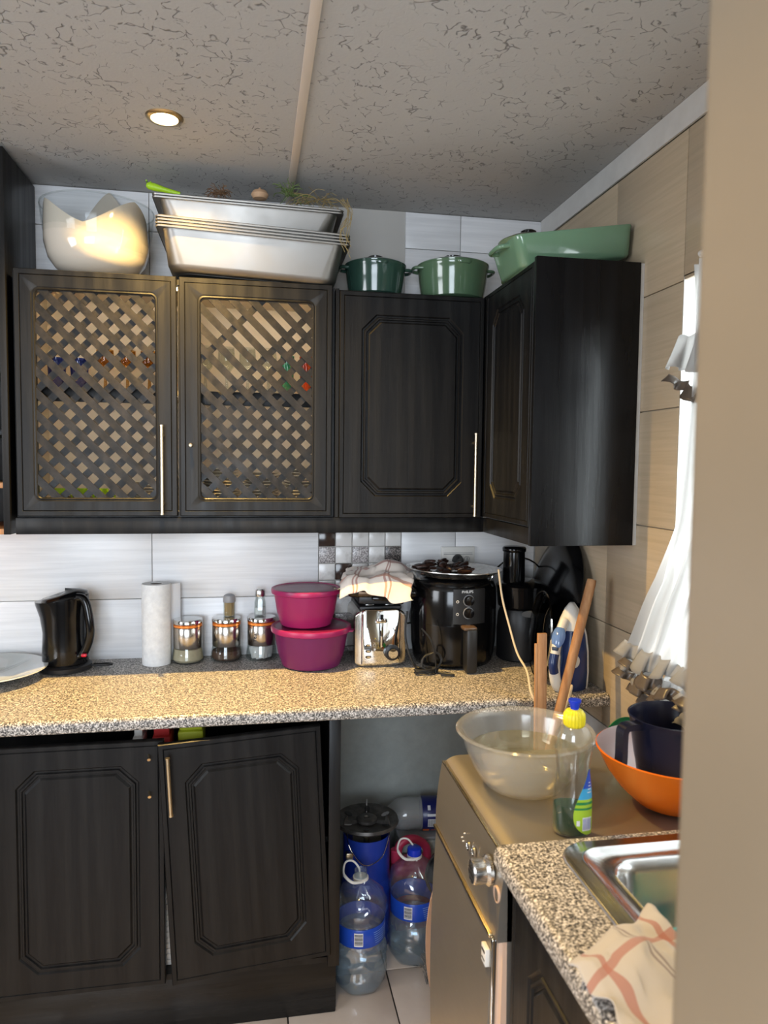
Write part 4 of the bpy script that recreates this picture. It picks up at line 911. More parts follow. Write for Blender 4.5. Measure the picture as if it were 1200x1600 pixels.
MB().lathe([(.001, 0), (.019, 0), (.021, .006), (.018, .016), (.001, .018)], 28).xf(Matrix.Translation((.020, -.052, .092)) @ Matrix.Rotation(math.radians(62), 4, 'Z') @ Matrix.Rotation(PI/2, 4, 'X')).build('dial', WPL, t, 50)
MB().box(-.024, -.098, .126, -.006, -.088, .136, .002).build('button', M('iron_button', (.03, .05, .1), .4), t)
# cords on the worktop
P = [at_y(779, 890, -.33), at_y(785, 935, -.33), at_y(795, 975, -.36), at_y(808, 1020, -.42), at_y(823, 1048, -.50), at_y(829, 1080, -.58)]
P = [Vector(p_) for p_ in P] + [Vector((P[-1].x+.006, CYF-.006, .885)), Vector((P[-1].x+.008, CYF-.010, .80))]
cable('cream_cord', 'cream braided cord hanging over the worktop edge in front of food processor', P, .0033, CORDW)
P = [at_y(893, 1072, CYF-.008), at_y(889, 1090, CYF-.010), at_y(882, 1112, CYF-.012)]
P = [Vector((P[0].x+.012, -.56, ZK+.006))]+P+[P[-1]+Vector((-.01, 0, -.12))]
cable('twisted_cord', 'cream twisted cord falling beside the round wooden stick', P, .0042, CORDW)
# wooden sticks standing in the gap behind the dishwasher
def stick_between(a, b, ra, name, label, flat=False):
    d = (b-a); s = -a.z/d.z; foot = a+d*s
    t = thing(name, label, 'stick', (foot.x, foot.y, 0.001)); q = b-foot
    mb = MB()
    if flat:
        mb.box(-.013, -.005, 0, .013, .005, q.z, .001); Mx = Matrix.Identity(4); Mx[0][2] = q.x/q.z; Mx[1][2] = q.y/q.z; mb.xf(Mx)
        mb.build('slat_stick', STICK, t)
        mb = MB().box(-.021, -.004, 0, -.0135, .004, q.z-.028, .001); mb.xf(Mx); mb.build('splinter', STICK, t)
    else:
        mb.tube([(0, 0, 0), tuple(q*.5), tuple(q*.992), tuple(q)], [ra, ra, ra, ra*.9], 20); mb.build('shaft', STICK, t)
    return t
stick_between(at_y(875, 1105, -.645), at_y(925, 906, -.615), .0135, 'round_stick', 'round wooden broom stick leaning in front of the iron')
stick_between(at_y(846, 1100, -.640), at_y(847, 990, -.625), .01, 'flat_stick', 'flat broken wooden slat standing upright left of the round stick', True)

# ================================================================ DISHWASHER AND WHAT STANDS ON IT
DX = -.588; DY0, DY1 = -1.342, -.905; DZ = .879
t = thing('dishwasher', 'silver slimline dishwasher with round knob and gold-lit door edge, beside the sink worktop', 'dishwasher', (0, 0, 0))
pr = []
for y in (DY0, DY1):
    q = [(-.02, y, .05), (-.02, y, DZ)]
    for k in range(9): a = k*PI/2/8; q.append((DX+.04-.04*math.sin(a)+.008, y, DZ-.030+.030*math.cos(a)))
    q += [(DX+.010, y, .84), (DX+.02, y, .05)]
    pr.append(q)
MB().rings(pr).build('body', DWST, t, 50)
MB().box(-.50, DY0+.02, 0.001, -.05, DY1-.02, .05).build('plinth', BLKM, t)
# control panel and door fronts slightly bowed
def bowed(z0, z1, x0, bow, y0, y1, n=10, th=.02):
    R = []
    for k in range(n+1):
        f = k/n; z = z0+(z1-z0)*f; x = x0-bow*math.sin(PI*f)
        R.append([(x, y0, z), (x+th, y0, z), (x+th, y1, z), (x, y1, z)])
    return MB().rings(R)
R = []
for k in range(9):
    f = k/8; z = .722+(.868-.722)*f; x = DX-.006+.014*f*f
    R.append([(x, DY0, z), (DX+.03, DY0, z), (DX+.03, DY1, z), (x, DY1, z)])
MB().rings(R).build('control_panel', DWST, t, 30)
MB().box(DX+.0065, DY0+.002, .866, DX+.012, DY1-.002, .8695, .0005).build('panel_seam', M('gold_trim', (.75, .62, .38), .25, 1), t)
bowed(.09, .712, DX-.004, .010, DY0+.030, DY1, th=.028).build('door', DWST, t, 30)
MB().box(DX-.012, DY0+.028, .7125, DX+.01, DY1-.002, .7205, .002).build('door_edge', MATS['gold_trim'], t)
MB().box(DX-.008, DY0+.022, .09, DX+.016, DY0+.030, .7125, .003).build('edge_strip', CHROME, t)
bowed(.09, .79, DX+.006, .004, DY0+.001, DY0+.022, th=.03).build('side_strip', SALMON, t, 30)
kp = at_x(757, 1360, DX-.012)
Mk = Matrix.Translation((DX-.0, kp.y, kp.z)) @ Matrix.Rotation(-PI/2, 4, 'Y')
MB().lathe([(.024, 0), (.027, .002), (.027, .008), (.0225, .012), (.0215, .013), (.0225, .016), (.0225, .034), (.020, .037), (.018, .036), (.001, .036)], 40).xf(Mk).build('knob', STEEL, t, 35)
for u, v in ((733, 1322), (741, 1331)):
    q = at_x(u, v, DX-.004); MB().lathe([(.0055, 0), (.0085, 0), (.0085, .004), (.006, .005), (.0055, .003), (.001, .003)], 20).xf(Matrix.Translation((DX-.0035, q.y, q.z)) @ Matrix.Rotation(-PI/2, 4, 'Y')).build('button', CHROME, t)
for u, v in ((722, 1308), (724, 1314), (726, 1302)):
    q = at_x(u, v, DX-.004); MB().cyl((DX-.006, q.y, q.z), (DX-.002, q.y, q.z), .0014, 8).build('indicator', WPL, t)
q = at_x(766, 1472, DX-.008); MB().box(DX-.0145, DY0+.038, .652, DX-.006, DY0+.062, .685, .001).build('badge', WPL, t)
MB().box(DX-.0152, DY0+.042, .674, DX-.014, DY0+.058, .679).box(DX-.0152, DY0+.042, .660, DX-.014, DY0+.058, .662).build('badge_print', BLKM, t)
MB().lathe([(.012, 0), (.014, 0), (.014, .004), (.012, .004)], 24, cap0=False, cap1=False).xf(Matrix.Translation((DX-.001, -1.325, .80)) @ Matrix.Rotation(-PI/2, 4, 'Y')).build('power_ring', SALMON, t)
ZDW = DZ+.0008
# frosted basin with water
t = thing('washing_up_bowl', 'clear frosted plastic basin half full of water on the dishwasher', 'basin', (-.447, -1.076, ZDW))
t.scale = (1.0, 1.0, .97)
bp = [(.075, 0), (.082, .002), (.090, .012), (.110, .045), (.125, .080), (.132, .105), (.134, .112), (.143, .116), (.146, .120), (.143, .124), (.133, .121), (.129, .108), (.121, .080), (.106, .046), (.087, .015), (.078, .006), (.001, .005)]
MB().lathe(bp, 72).build('bowl', CBOWL, t, 60)
MB().lathe([(.076, .0065), (.0855, .0155), (.1045, .046), (.1165, .075), (.1165, .0755), (.001, .0755)], 64).build('water', BWATER, t, 60)
MB().lathe([(.001, 0), (.012, .0), (.0125, .002), (.008, .003), (.001, .003)], 20).xf(Matrix.Translation((-.118, .045, .100)) @ Matrix.Rotation(math.radians(60), 4, 'Y')).build('hanging_lug', CBOWL, t)
# dish soap bottle
so = at_z(893, 1300, ZDW)
t = thing('dish_soap_bottle', 'clear dish soap bottle with green liquid, yellow and blue cap, by the sink', 'bottle', (-.437, -1.288, ZDW), (0, 0, math.radians(-25)))
t.scale = (1.02, 1.02, .965)
sp = [(.0005, 0), (.028, .0), (.033, .004), (.0345, .02), (.034, .07), (.031, .105), (.0285, .125), (.0305, .145), (.0335, .165), (.034, .180), (.031, .195), (.024, .206), (.014, .212), (.013, .216)]
MB().lathe(sp, 48, sy=.66, cap1=False).build('bottle', thin('soap_bottle_plastic', (.90, .92, .90), .19, .06, .02), t, 60)
MB().lathe([(.001, .003), (.029, .003), (.0325, .008), (.0330, .03), (.0325, .058), (.001, .058)], 40, sy=.64).build('soap_liquid', SOAPL, t, 60)
def soapfn(r, z, t_, i): return (r*(1+.03*math.cos(t_*20)), z)
MB().lathe([(.0155, .208), (.0185, .212), (.019, .222), (.0185, .232), (.014, .239), (.009, .241), (.001, .241)], 120, fn=lambda r, z, t_, i: (r*(1+.035*math.cos(t_*20)), z)).build('cap', YEL, t, 60)
MB().lathe([(.0075, .241), (.008, .246), (.0095, .252), (.0115, .256), (.011, .259), (.001, .2595)], 28).build('nozzle', BLUE, t)
# teardrop label wrapped on the bottle
def srad(z):
    for (r0, z0), (r1, z1) in zip(sp[:-1], sp[1:]):
        if z0 <= z <= z1: return r0+(r1-r0)*(z-z0)/max(1e-6, z1-z0)
    return .03
def soap_label(name, z0, z1, off, mt, wfun, nz=24):
    mb = MB(); R = []
    for k in range(nz+1):
        z = z0+(z1-z0)*k/nz; a0, a1 = wfun(z); r = srad(z)+off
        R.append([(r*math.cos(a), r*.66*math.sin(a), z) for a in [a0+(a1-a0)*j/8 for j in range(9)]])
    return mb.rings(R, False, False, False).build(name, mt, t, 60)
def tear(z):
    f = (z-.008)/(.132-.008); a1 = math.radians(4-18*0); wd = math.radians(88)*(math.sin(PI*min(1, (f*1.25)**.75))**.55 if f*1.25 < 1 and f > .0 else 0)
    f = max(0, min(1, f)); w_ = (math.sin(PI*min(1, f*.92+.02)**.62)**.7)*math.radians(84)*(1-.25*f)
    return (math.radians(-8)-w_, math.radians(-8)+.02)
lb_g = M('label_lime', (.35, .55, .04), .3); lb_b = M('label_blue', (.02, .07, .45), .3); lb_s = M('label_skyblue', (.05, .35, .65), .3); lb_d = M('label_dark_green', (.02, .22, .07), .3); lb_w = M('label_white', (.7, .72, .75), .35)
soap_label('label', .008, .132, .0006, lb_g, tear)
soap_label('label_band', .096, .131, .0010, lb_b, tear); soap_label('label_band', .076, .096, .0010, lb_s, tear)
soap_label('label_stripe', .066, .071, .0011, lb_d, tear); soap_label('label_stripe', .056, .060, .0011, lb_d, tear)
def clampw(a, b): return lambda z: (math.radians(a), math.radians(b))
soap_label('barcode', .016, .042, .0012, lb_w, clampw(-58, -22), 6)
for k in range(7): soap_label('barcode_bar', .019, .040, .0015, lb_b, clampw(-55+k*5, -53+k*5-.2*(k % 3)), 4)
soap_label('recycling_mark', .026, .036, .0012, lb_w, clampw(-76, -66), 4)
for k in range(4): soap_label('label_print', .088+k*.006, .0895+k*.006, .0014, lb_w, clampw(-40+k*3, -20), 1)
# orange bowl with the navy jug
t = thing('mixing_bowl', 'large orange plastic bowl with pale inside holding the navy jug', 'bowl', (-.188, -1.212, ZDW))
t.scale = (1, 1, .86)
op = [(.045, 0), (.055, .0), (.075, .012), (.105, .045), (.130, .085), (.147, .125), (.150, .131), (.147, .133)]
MB().lathe(op, 72, cap1=False).build('bowl', ORANGE, t, 60)
MB().lathe([(.147, .133), (.144, .126), (.127, .088), (.102, .049), (.073, .017), (.05, .006), (.001, .005)], 72, cap0=False).build('inside', ORIN, t, 60)
t = thing('measuring_jug', 'dark navy plastic jug with big handle standing in the orange bowl', 'jug', (-.185, -1.212, ZDW+.019), (0, math.radians(4), math.radians(180)))
MB().lathe([(.056, 0), (.061, .004), (.078, .08), (.088, .150), (.090, .158), (.092, .162), (.089, .163), (.085, .156), (.077, .08), (.066, .008), (.001, .006)], 48).build('body', NAVY, t, 60)
P = spline([(.080, 0, .150), (.112, 0, .152), (.124, 0, .146), (.126, 0, .125), (.126, 0, .095), (.127, 0, .080)], 5)
mb = MB(); R = []
for i, p in enumerate(P):
    d = (P[min(i+1, len(P)-1)]-P[max(i-1, 0)]).normalized(); nn = Vector((-d.z, 0, d.x)); hw = .006; R.append([tuple(p+nn*hw+Vector((0, -.012, 0))), tuple(p+nn*hw+Vector((0, .012, 0))), tuple(p-nn*hw+Vector((0, .012, 0))), tuple(p-nn*hw+Vector((0, -.012, 0)))])
mb.rings(R).build('handle', NAVY, t, 40)
t.rotation_euler = (0, math.radians(0), math.radians(188))
gl_ = at_y(974, 1150, -1.03)
t = thing('green_saucer', 'green plastic saucer standing on edge behind the orange bowl, left of the jug', 'saucer', (gl_.x, -1.03, ZDW), (0, 0, .15))
MB().lathe([(.03, 0), (.045, .004), (.057, .012), (.0575, .0145), (.055, .0145), (.043, .007), (.001, .004)], 40).xf(Matrix.Rotation(math.radians(-6), 4, 'X') @ Matrix.Translation((0, 0, .0578)) @ Matrix.Rotation(math.radians(90), 4, 'X')).build('dish', GRN, t)

# ================================================================ SINK WORKTOP
SX, SY1, SY0 = -.605, -1.345, -2.018; ZS = .900
def prof_x(y):
    q = [(-.003, y, .865), (-.003, y, ZS)]
    for a in range(0, 7): tt = a*PI/2/6; q.append((SX+.016-.016*math.sin(tt), y, ZS-.016+.016*math.cos(tt)))
    for a in range(0, 5): tt = a*PI/2/4; q.append((SX+.006-.006*math.cos(tt), y, .871-.006*math.sin(tt)))
    return q
# cut out for the sink: build the worktop as strips round the opening
sx0, sx1, sy0, sy1 = -.495, -.07, -2.005, -1.372
mb = MB(); mb.rings([prof_x(SY0+.0), prof_x(SY1)] if False else [[p if p[0] < sx0 else (sx0+.012, p[1], p[2]) for p in prof_x(SY0)], [p if p[0] < sx0 else (sx0+.012, p[1], p[2]) for p in prof_x(SY1)]])
mb.box(sx0+.012, sy1-.012, .865, -.003, SY1, ZS); mb.box(sx1-.012, SY0, .865, -.003, sy1-.012, ZS)
tag(mb.build('sink_worktop', GR), 'speckled granite worktop with rounded front edge around the sink', 'worktop')
# sink
t = thing('sink', 'stainless steel inset sink with rounded rim and a deep bowl', 'sink', (0, 0, 0))
def rrz(x0, y0, x1, y1, r, z, n=8):
    P = []
    for cx, cy, a in ((x1-r, y0+r, -PI/2), (x1-r, y1-r, 0), (x0+r, y1-r, PI/2), (x0+r, y0+r, PI)):
        for k in range(n+1): q = a+k*PI/2/n; P.append((cx+r*math.cos(q), cy+r*math.sin(q), z))
    return P
a0, a1, a2, a3 = sx0-.012, sy0+.0, sx1, sy1+.010
def ins(d, z, r): return rrz(a0+d, a1+d, a2-d, a3-d, r, z)
R = [ins(0, ZS+.0005, .055), ins(.0015, ZS+.004, .055), ins(.004, ZS+.0055, .053), ins(.022, ZS+.0045, .045), ins(.026, ZS+.0075, .043), ins(.030, ZS+.0075, .041), ins(.034, ZS+.001, .04), ins(.060, ZS-.001, .052), ins(.063, ZS+.001, .05), ins(.067, ZS-.002, .05), ins(.072, ZS-.02, .05), ins(.080, ZS-.14, .05), ins(.105, ZS-.165, .04)]
MB().rings(R, True, False, True).build('basin', SINKST, t, 60)
MB().lathe([(.03, 0), (.032, .002), (.02, .003), (.001, .001)], 28).xf(Matrix.Translation((-.28, -1.69, ZS-.165))).build('drain', CHROME, t)
t = thing('teal_bowl', 'teal plastic bowl lying inside the sink', 'bowl', (-.335, -1.60, ZS-.1645))
MB().lathe([(.04, 0), (.05, .002), (.085, .045), (.100, .090), (.103, .093), (.098, .092), (.082, .047), (.048, .006), (.001, .005)], 48).build('bowl', TEAL, t)
sc_ = thing('sink_cabinet', 'black cabinet with moulded door under the sink worktop', 'cabinet', (0, 0, 0))
MB().box(-.56, SY1-.018, .10, -.01, SY1-.001, .864).box(-.56, SY0, .10, -.01, SY0+.016, .864).box(-.56, SY0+.016, .10, -.01, SY1-.018, .116).box(-.50, SY0+.016, .001, -.485, SY1-.002, .10).build('body', WB, sc_)
dk = panel_door(.60, .70, m=.075, mt=WB, parent=sc_); dk.location = (-.58, -1.372, .155); dk.rotation_euler = (0, 0, -PI/2)
# tea towel
def tw(a, b):
    P00 = Vector((-.612, -1.665, 0)); P10 = Vector((-.455, -1.585, 0)); P01 = Vector((-.575, -1.99, 0)); P11 = Vector((-.36, -1.93, 0))
    p = P00*(1-a)*(1-b)+P10*a*(1-b)+P01*(1-a)*b+P11*a*b
    n1 = noise.noise(Vector((p.x*16, p.y*11, 3))); n2 = noise.noise(Vector((p.x*38+4, p.y*30, 5)))
    p.x += .012*n2; p.y += .014*n1
    z = ZS+.022+.018*n1+.008*n2+.020*math.exp(-((a-.45)**2+(b-.25)**2)/.05)
    if p.x > -.40: z -= (p.x+.40)*.8
    if p.x < -.598: z -= 0.3*(-.598-p.x)
    edge = min(a, b, 1-a, 1-b); z -= .006*max(0, 1-edge/.08)
    return (p.x, p.y, max(z, ZS+.0085))
surf('tea_towel', 60, 60, tw, CLOTH2, None, .0022, label='crumpled tea towel with rust and grey checks on the sink worktop', cat='towel')

# ================================================================ UNDER THE WORKTOP
def lathe_thing(): pass
# gas cylinder with cooker top
GX, GY = -.650, -.240
t = thing('gas_cylinder', 'blue gas cylinder with a round cooker top in the gap', 'gas cylinder', (GX, GY, 0.001))
MB().lathe([(.070, 0), (.078, .004), (.080, .03), (.081, .05), (.081, .20), (.076, .225), (.066, .238), (.001, .245)], 48).build('tank', BLUEGAS, t, 60)
mb = MB()
for a0_, a1_ in ((-150, 130),):
    R = []
    for k in range(41):
        a = math.radians(a0_-90+(a1_-a0_)*k/40+0); c, s = math.cos(a), math.sin(a); R.append([(.0735*c, .0735*s, .20), (.0755*c, .0755*s, .20), (.0755*c, .0755*s, .365), (.0735*c, .0735*s, .365)])
    mb.rings(R)
mb.build('collar', BLUEGAS, t, 40)
MB().lathe([(.016, .24), (.016, .30), (.010, .305), (.010, .385), (.001, .386)], 20).build('burner_stem', M('dull_brass', (.25, .22, .14), .4, .8), t)
MB().cyl((.0, -.012, .315), (-.055, -.05, .318), .006, 10).box(-.075, -.062, .308, -.052, -.044, .328, .003).build('valve', BRASS, t)
MB().lathe([(.02, .382), (.03, .386), (.060, .395), (.092, .402), (.101, .398), (.1035, .402), (.101, .411), (.094, .409), (.060, .402), (.030, .396), (.001, .395)], 56).build('cooker_plate', IRON, t)
MB().lathe([(.028, .396), (.033, .400), (.033, .409), (.028, .412), (.010, .412), (.008, .409), (.001, .409)], 36).build('burner_cap', IRON, t)
for k in range(3):
    a = math.radians(80+k*120); c, s = math.cos(a), math.sin(a)
    MB().poly([(.035*c, .035*s, .402), (.088*c, .088*s, .404), (.082*c, .082*s, .424), (.072*c, .072*s, .438), (.068*c, .068*s, .418), (.04*c, .04*s, .412)], (-.003*s, .003*c, 0)).build('pan_support', IRON, t, 20)
for k in range(6):
    a = math.radians(20+k*60); MB().lathe([(.001, 0), (.009, 0), (.009, .0012), (.001, .0012)], 14, sx=1.6).xf(Matrix.Rotation(a, 4, 'Z') @ Matrix.Translation((.070, 0, .4055)) @ Matrix.Rotation(math.radians(-13), 4, 'Y')).build('vent_hole', LIGHTGREY if k % 3 == 0 else BLKM, t)
MB().tube(spline([(-.072, -.028, .392), (-.062, -.068, .345), (-.02, -.088, .300), (.035, -.078, .315), (.062, -.052, .36), (.070, -.03, .39)], 8), .0016, 6).build('wire_handle', CHROME, t)
# water bottles
def waterbottle(x, y, label, cap, rot, seed, fill=.20, sc=1.0):
    t = thing('water_bottle', label, 'bottle', (x, y, 0.001), (0, 0, rot)); t.scale = (sc, sc, sc)
    prof = [(.03, .012), (.055, .001), (.068, .004), (.079, .022), (.082, .05), (.079, .07), (.083, .09), (.077, .108), (.079, .125), (.072, .145), (.071, .15), (.071, .205), (.073, .212), (.079, .225), (.080, .25), (.074, .272), (.058, .292), (.042, .306), (.030, .316), (.021, .322), (.0195, .330)]
    P2 = []
    for (r0, z0), (r1, z1) in zip(prof[:-1], prof[1:]):
        m_ = max(1, int((z1-z0)/.006)); P2 += [(r0+(r1-r0)*k/m_, z0+(z1-z0)*k/m_) for k in range(m_)]
    P2.append(prof[-1])
    def fn(r, z, t_, i):
        k = 1
        if z < .06: k = 1-.07*abs(math.sin(t_*3))*(1-z/.06)
        if .055 < z < .145 or .215 < z < .285:
            n_ = 1.5*noise.noise(Vector((math.cos(t_)*2.6+seed, math.sin(t_)*2.6, z*46))); n2 = noise.noise(Vector((math.cos(t_)*6+seed, math.sin(t_)*6, z*90+t_)))
            k += (.075*n_+.03*n2)*(1 if z < .2 else .7)
        return r*k, z
    MB().lathe(P2, 64, fn=fn, cap1=False).build('bottle_shell', PET, t, 70)
    W_ = [(r*.965, z+.002) for r, z in P2 if z < fill]; W_.append((W_[-1][0], fill)); W_.append((.001, fill))
    MB().lathe(W_, 64, fn=lambda r, z, t_, i: fn(r, z-.002, t_, i) if z < fill-.003 else (r*.98, z)).build('water', WATER, t, 70)
    MB().lathe([(.0730, .150), (.0745, .152), (.0745, .204), (.0730, .206)], 56, cap0=False, cap1=False).build('label_band', M('water_label_blue', (.012, .06, .42), .3) if 'water_label_blue' not in MATS else MATS['water_label_blue'], t)
    bm_ = MB()
    def lp(a0, a1, z0, z1, off, name, mt):
        R = []
        for k in range(7): a = math.radians(a0+(a1-a0)*k/6); r = .0745+off; R.append([(r*math.cos(a), r*math.sin(a), z0), (r*math.cos(a), r*math.sin(a), z1)])
        return MB().rings(R, False, False, False).build(name, mt, t)
    lp(-112, -92, .158, .198, .0006, 'barcode', lb_w)
    for k in range(9): lp(-111, -93, .162+k*.0037, .1635+k*.0037+(.0008 if k % 3 else 0), .001, 'barcode_bar', BLKM)
    for k in range(6): lp(-62-k*1.0, -34+k, .160+k*.0065, .1615+k*.0065, .0006, 'label_print', M('label_pale_print', (.25, .4, .75), .4) if 'label_pale_print' not in MATS else MATS['label_pale_print'])
    MB().lathe([(.0215, .318), (.0235, .320), (.0235, .327), (.0215, .328)], 32).build('neck_ring', WPL, t)
    P = spline([(.0, -.024, .323), (-.03, -.030, .328), (-.052, -.012, .345), (-.045, .012, .366), (-.022, .014, .368), (-.004, .014, .346), (.0, .022, .326)], 6)
    MB().tube(P, [.0045]*12+[.003]*(len(P)-12), 8).build('carry_handle', WPL, t)
    if cap: MB().lathe([(.0215, .328), (.0225, .330), (.0215, .348), (.019, .350), (.001, .350)], 40, fn=lambda r, z, t_, i: (r*(1+.02*math.cos(t_*20)), z)).build('cap', BLUE, t)
    else: MB().lathe([(.0195, .328), (.0185, .345), (.0195, .348), (.0175, .348), (.0175, .328)], 28, cap0=False, cap1=False).build('neck', PET, t)
    return t
waterbottle(-.697, -.430, 'clear crumpled water bottle without a cap, nearest the cabinet', False, 0, 1.3, .17)
waterbottle(-.512, -.335, 'clear crumpled water bottle with a blue cap beside the dishwasher', True, math.radians(-14), 6.1, .13)
# lying bottle on a shelf-like box behind
t = thing('fizzy_drink_bottle', 'clear bottle with a navy label lying on its side at the back wall', 'bottle', (-.435, -.085, .335), (0, 0, math.radians(-6)))
Mb = Matrix.Rotation(PI/2, 4, 'Y')
MB().lathe([(.012, -.145), (.014, -.135), (.03, -.11), (.050, -.085), (.056, -.05), (.052, -.02), (.056, 0), (.056, .08), (.050, .12), (.03, .135), (.001, .136)], 40).xf(Mb).build('bottle_shell', thin('grey_bottle_plastic', (.75, .76, .76), .12, .08, .25), t, 60)
MB().lathe([(.0570, .002), (.0575, .003), (.0575, .078), (.0570, .079)], 40, cap0=False, cap1=False).xf(Mb).build('label_band', M('navy_label', (.01, .015, .11), .3), t)
def cylpatch(z0, z1, a0, a1, name, mt, off=.0006):
    R = []
    for k in range(5): a = math.radians(a0+(a1-a0)*k/4); r = .0575+off; R.append([(r*math.cos(a), r*math.sin(a), z0), (r*math.cos(a), r*math.sin(a), z1)])
    return MB().rings(R, False, False, False).xf(Mb).build(name, mt, t)
cylpatch(.020, .052, -95, -66, 'barcode', lb_w)
for k in range(8): cylpatch(.022+k*.0036, .0235+k*.0036, -93, -68, 'barcode_bar', BLKM, .001)
cylpatch(.018, .05, -112, -104, 'label_print', lb_w); cylpatch(.02, .03, -140, -124, 'label_print', lb_w)
cylpatch(.004, .026, -54, -36, 'orange_mark', M('orange_print', (.8, .16, .02), .4)); cylpatch(.034, .05, -48, -42, 'orange_mark', MATS['orange_print'])
MB().lathe([(.013, -.149), (.015, -.146), (.015, -.134), (.013, -.133)], 24).xf(Mb).build('cap', WPL, t)
t = thing('storage_tub', 'pale speckled tub standing at the back wall under the lying bottle', 'tub', (-.425, -.09, .001))
MB().box(-.09, -.05, 0, .075, .075, .265, .012).build('tub_body', speck('pale_tub', (.42, .43, .40), (.22, .23, .21), 60, .6), t); MB().box(-.095, -.055, .2655, .08, .08, .2765, .004).build('lid', LIGHTGREY, t)
# red jerry can
t = thing('red_jug', 'translucent red plastic jug with moulded handle behind the blue-capped bottle', 'jug', (-.485, -.190, .001), (0, 0, .1))
MB().box(-.070, -.04, 0, .065, .04, .235, .02).build('jug_body', PINK, t)
MB().tube(spline([(-.055, 0, .222), (-.045, 0, .285), (.0, 0, .300), (.045, 0, .270), (.055, 0, .222)], 5), .014, 12).build('handle', PINK, t)
MB().lathe([(.018, .23), (.018, .27), (.016, .272), (.001, .272)], 24).xf(Matrix.Translation((-.058, 0, 0))).build('spout_cap', PINK, t)
# dark round drum lid and pale basin edge beside dishwasher
t = thing('dark_basin', 'dark grey round basin standing on edge beside the dishwasher', 'basin', (-.405, -.245, .001))
MB().lathe([(.055, 0), (.075, .02), (.090, .055), (.094, .058), (.088, .058), (.07, .022), (.05, .006), (.001, .005)], 48).xf(Matrix.Translation((.03, 0, .235)) @ Matrix.Rotation(PI/2, 4, 'X')).box(-.02, -.05, .0, .08, .0, .15, .01).build('basin', GREYPL, t)
q0 = at_y(671, 1405, -.60)
t = thing('oval_tray', 'peach oval tray standing on edge against the far end of the dishwasher', 'tray', (q0.x+.070, -.62, .001))
MB().lathe([(.06, 0), (.080, .006), (.088, .014), (.088, .017), (.078, .010), (.058, .004), (.001, .004)], 48).xf(Matrix.Translation((0, 0, .243)) @ Matrix.Diagonal((1, 1, 2.75, 1)) @ Matrix.Rotation(PI/2, 4, 'X')).build('tray', SALMON, t)

# grey fibre mop head on the floor
mb = MB(); rn = random.Random(8); mp = at_z(672, 1535, .0)
for k in range(240):
    a = rn.uniform(0, 2*PI); r_ = .05*math.sqrt(rn.random()); p = Vector((mp.x+.035+r_*math.cos(a), mp.y+.0+r_*1.2*math.sin(a), .004)); h = rn.uniform(.03, .085)
    P = [p, p+Vector((rn.uniform(-.01, .01), rn.uniform(-.01, .01), h*.6)), p+Vector((rn.uniform(-.03, .02), rn.uniform(-.02, .02), h))]
    mb.tube(spline(P, 2), .0011, 4)
tag(mb.build('mop_strands', FUR), 'grey fluffy mop strands on the floor beside the dishwasher', 'mop', kind='stuff')

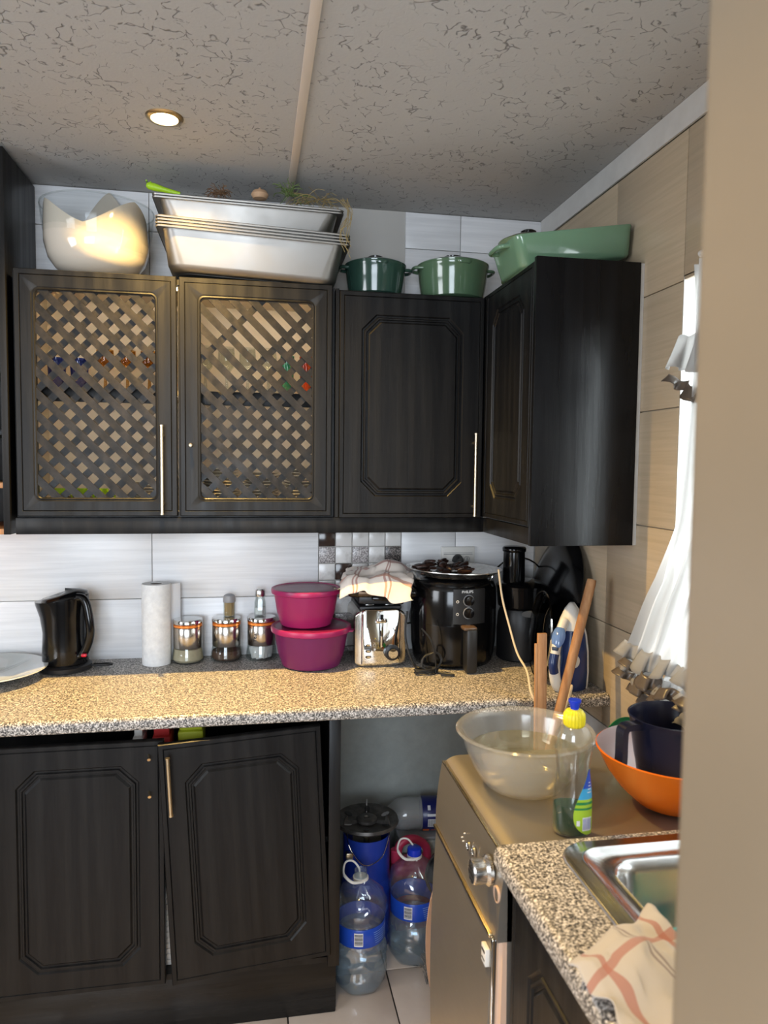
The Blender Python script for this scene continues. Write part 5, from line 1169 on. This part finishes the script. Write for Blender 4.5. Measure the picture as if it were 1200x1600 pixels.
# ================================================================ CURTAIN
def lerp(T, v):
    for (a, x), (b, y) in zip(T[:-1], T[1:]):
        if a <= v <= b: return x+(y-x)*(v-a)/(b-a)
    return T[-1][1] if v > T[-1][0] else T[0][1]
ct = thing('curtain', 'sheer white gathered window curtain with grey-brown satin frills', 'curtain', (0, 0, 0))
MB().cyl((-.05, -1.99, 2.02), (-.05, -1.03, 2.02), .007, 12).build('curtain_rod', WPL, ct)
EDGE = [(1.01, -.895), (1.06, -.893), (1.10, -.898), (1.16, -.918), (1.24, -.935), (1.30, -.955), (1.40, -.975), (1.55, -.985), (1.70, -.985), (2.01, -.985)]
XOFF = [(1.01, -.115), (1.10, -.11), (1.25, -.085), (1.45, -.05), (1.70, -.035), (2.01, -.03)]
def cf(a, b):
    z = 2.012-(2.012-1.088)*b; y0 = lerp(EDGE, z); y = y0-(y0+1.93)*-1*-a if False else y0+(-1.94-y0)*a
    ph = a*2*PI*17
    x = lerp(XOFF, z)+.014*math.sin(ph+1.2*math.sin(b*4))+.006*math.sin(ph*2.3+b*5)-.002
    return (x, y+.006*math.cos(ph), z)
surf('voile', 200, 40, cf, SHEER, ct)
def frill(name, z_of, h, amp, nn, y0, y1, xo, mt, ph=0, fl=.02, wave=.010):
    def f(a, b):
        y = y0+(y1-y0)*a; q = a*2*PI*nn+ph; tri = math.asin(math.sin(q))*2/PI
        x = xo-(amp+fl*b)*(.5+.5*tri)-.01*b; z = z_of(a)-h*b+wave*math.sin(q*.37+1)*b+.004*math.sin(q*1.3)
        return (x, y+.012*math.sin(q*2)*(.3+b), z)
    return surf(name, int(nn*12), 5, f, mt, ct, .0008)
# valance frill at the top, lower hem frills
zv = lambda a: 1.815-.02*math.sin(a*9)+.10*(1 if a > 1 else a*0)
def diag(a): return 1.80-.035*min(1, a*6)+.0*a
frill('valance_ruffle', lambda a: 1.86, .085, .006, 13, -.915, -1.95, -.022, SHEER, 0, .022)
frill('satin_trim', lambda a: 1.775-.045*min(1, a*8), .026, .020, 13, -.905, -1.95, -.028, SATIN, 0, .006)
frill('hem_ruffle', lambda a: 1.130, .040, .012, 13, -.885, -1.94, -.108, SHEER, 1, .018)
frill('satin_trim', lambda a: 1.098-.02*min(1, a*6), .024, .022, 13, -.915, -1.94, -.118, SATIN, .5, .006)
frill('hem_ruffle', lambda a: 1.088, .035, .014, 12, -.885, -1.94, -.100, SHEER, 2, .018)
frill('satin_trim', lambda a: 1.062, .024, .026, 13, -.880, -1.94, -.108, SATIN, 1, .006)
frill('satin_trim', lambda a: 1.030, .022, .022, 12, -.900, -1.94, -.095, SATIN, 2, .006)
# loose swag of the hem falling into the jug
def sw(a, b):
    y = -1.02-.30*a; z = 1.055+.0*a-.055*b-.012*math.sin(a*9)
    q = a*30; x = -.085-.045*b-.018*math.sin(q)-.012*math.sin(q*2.1+b*6)
    return (x, y+.01*math.cos(q)*b, z+.012*math.sin(q*1.3+b*3))
surf('loose_hem', 60, 14, sw, SHEER, ct, .0008)
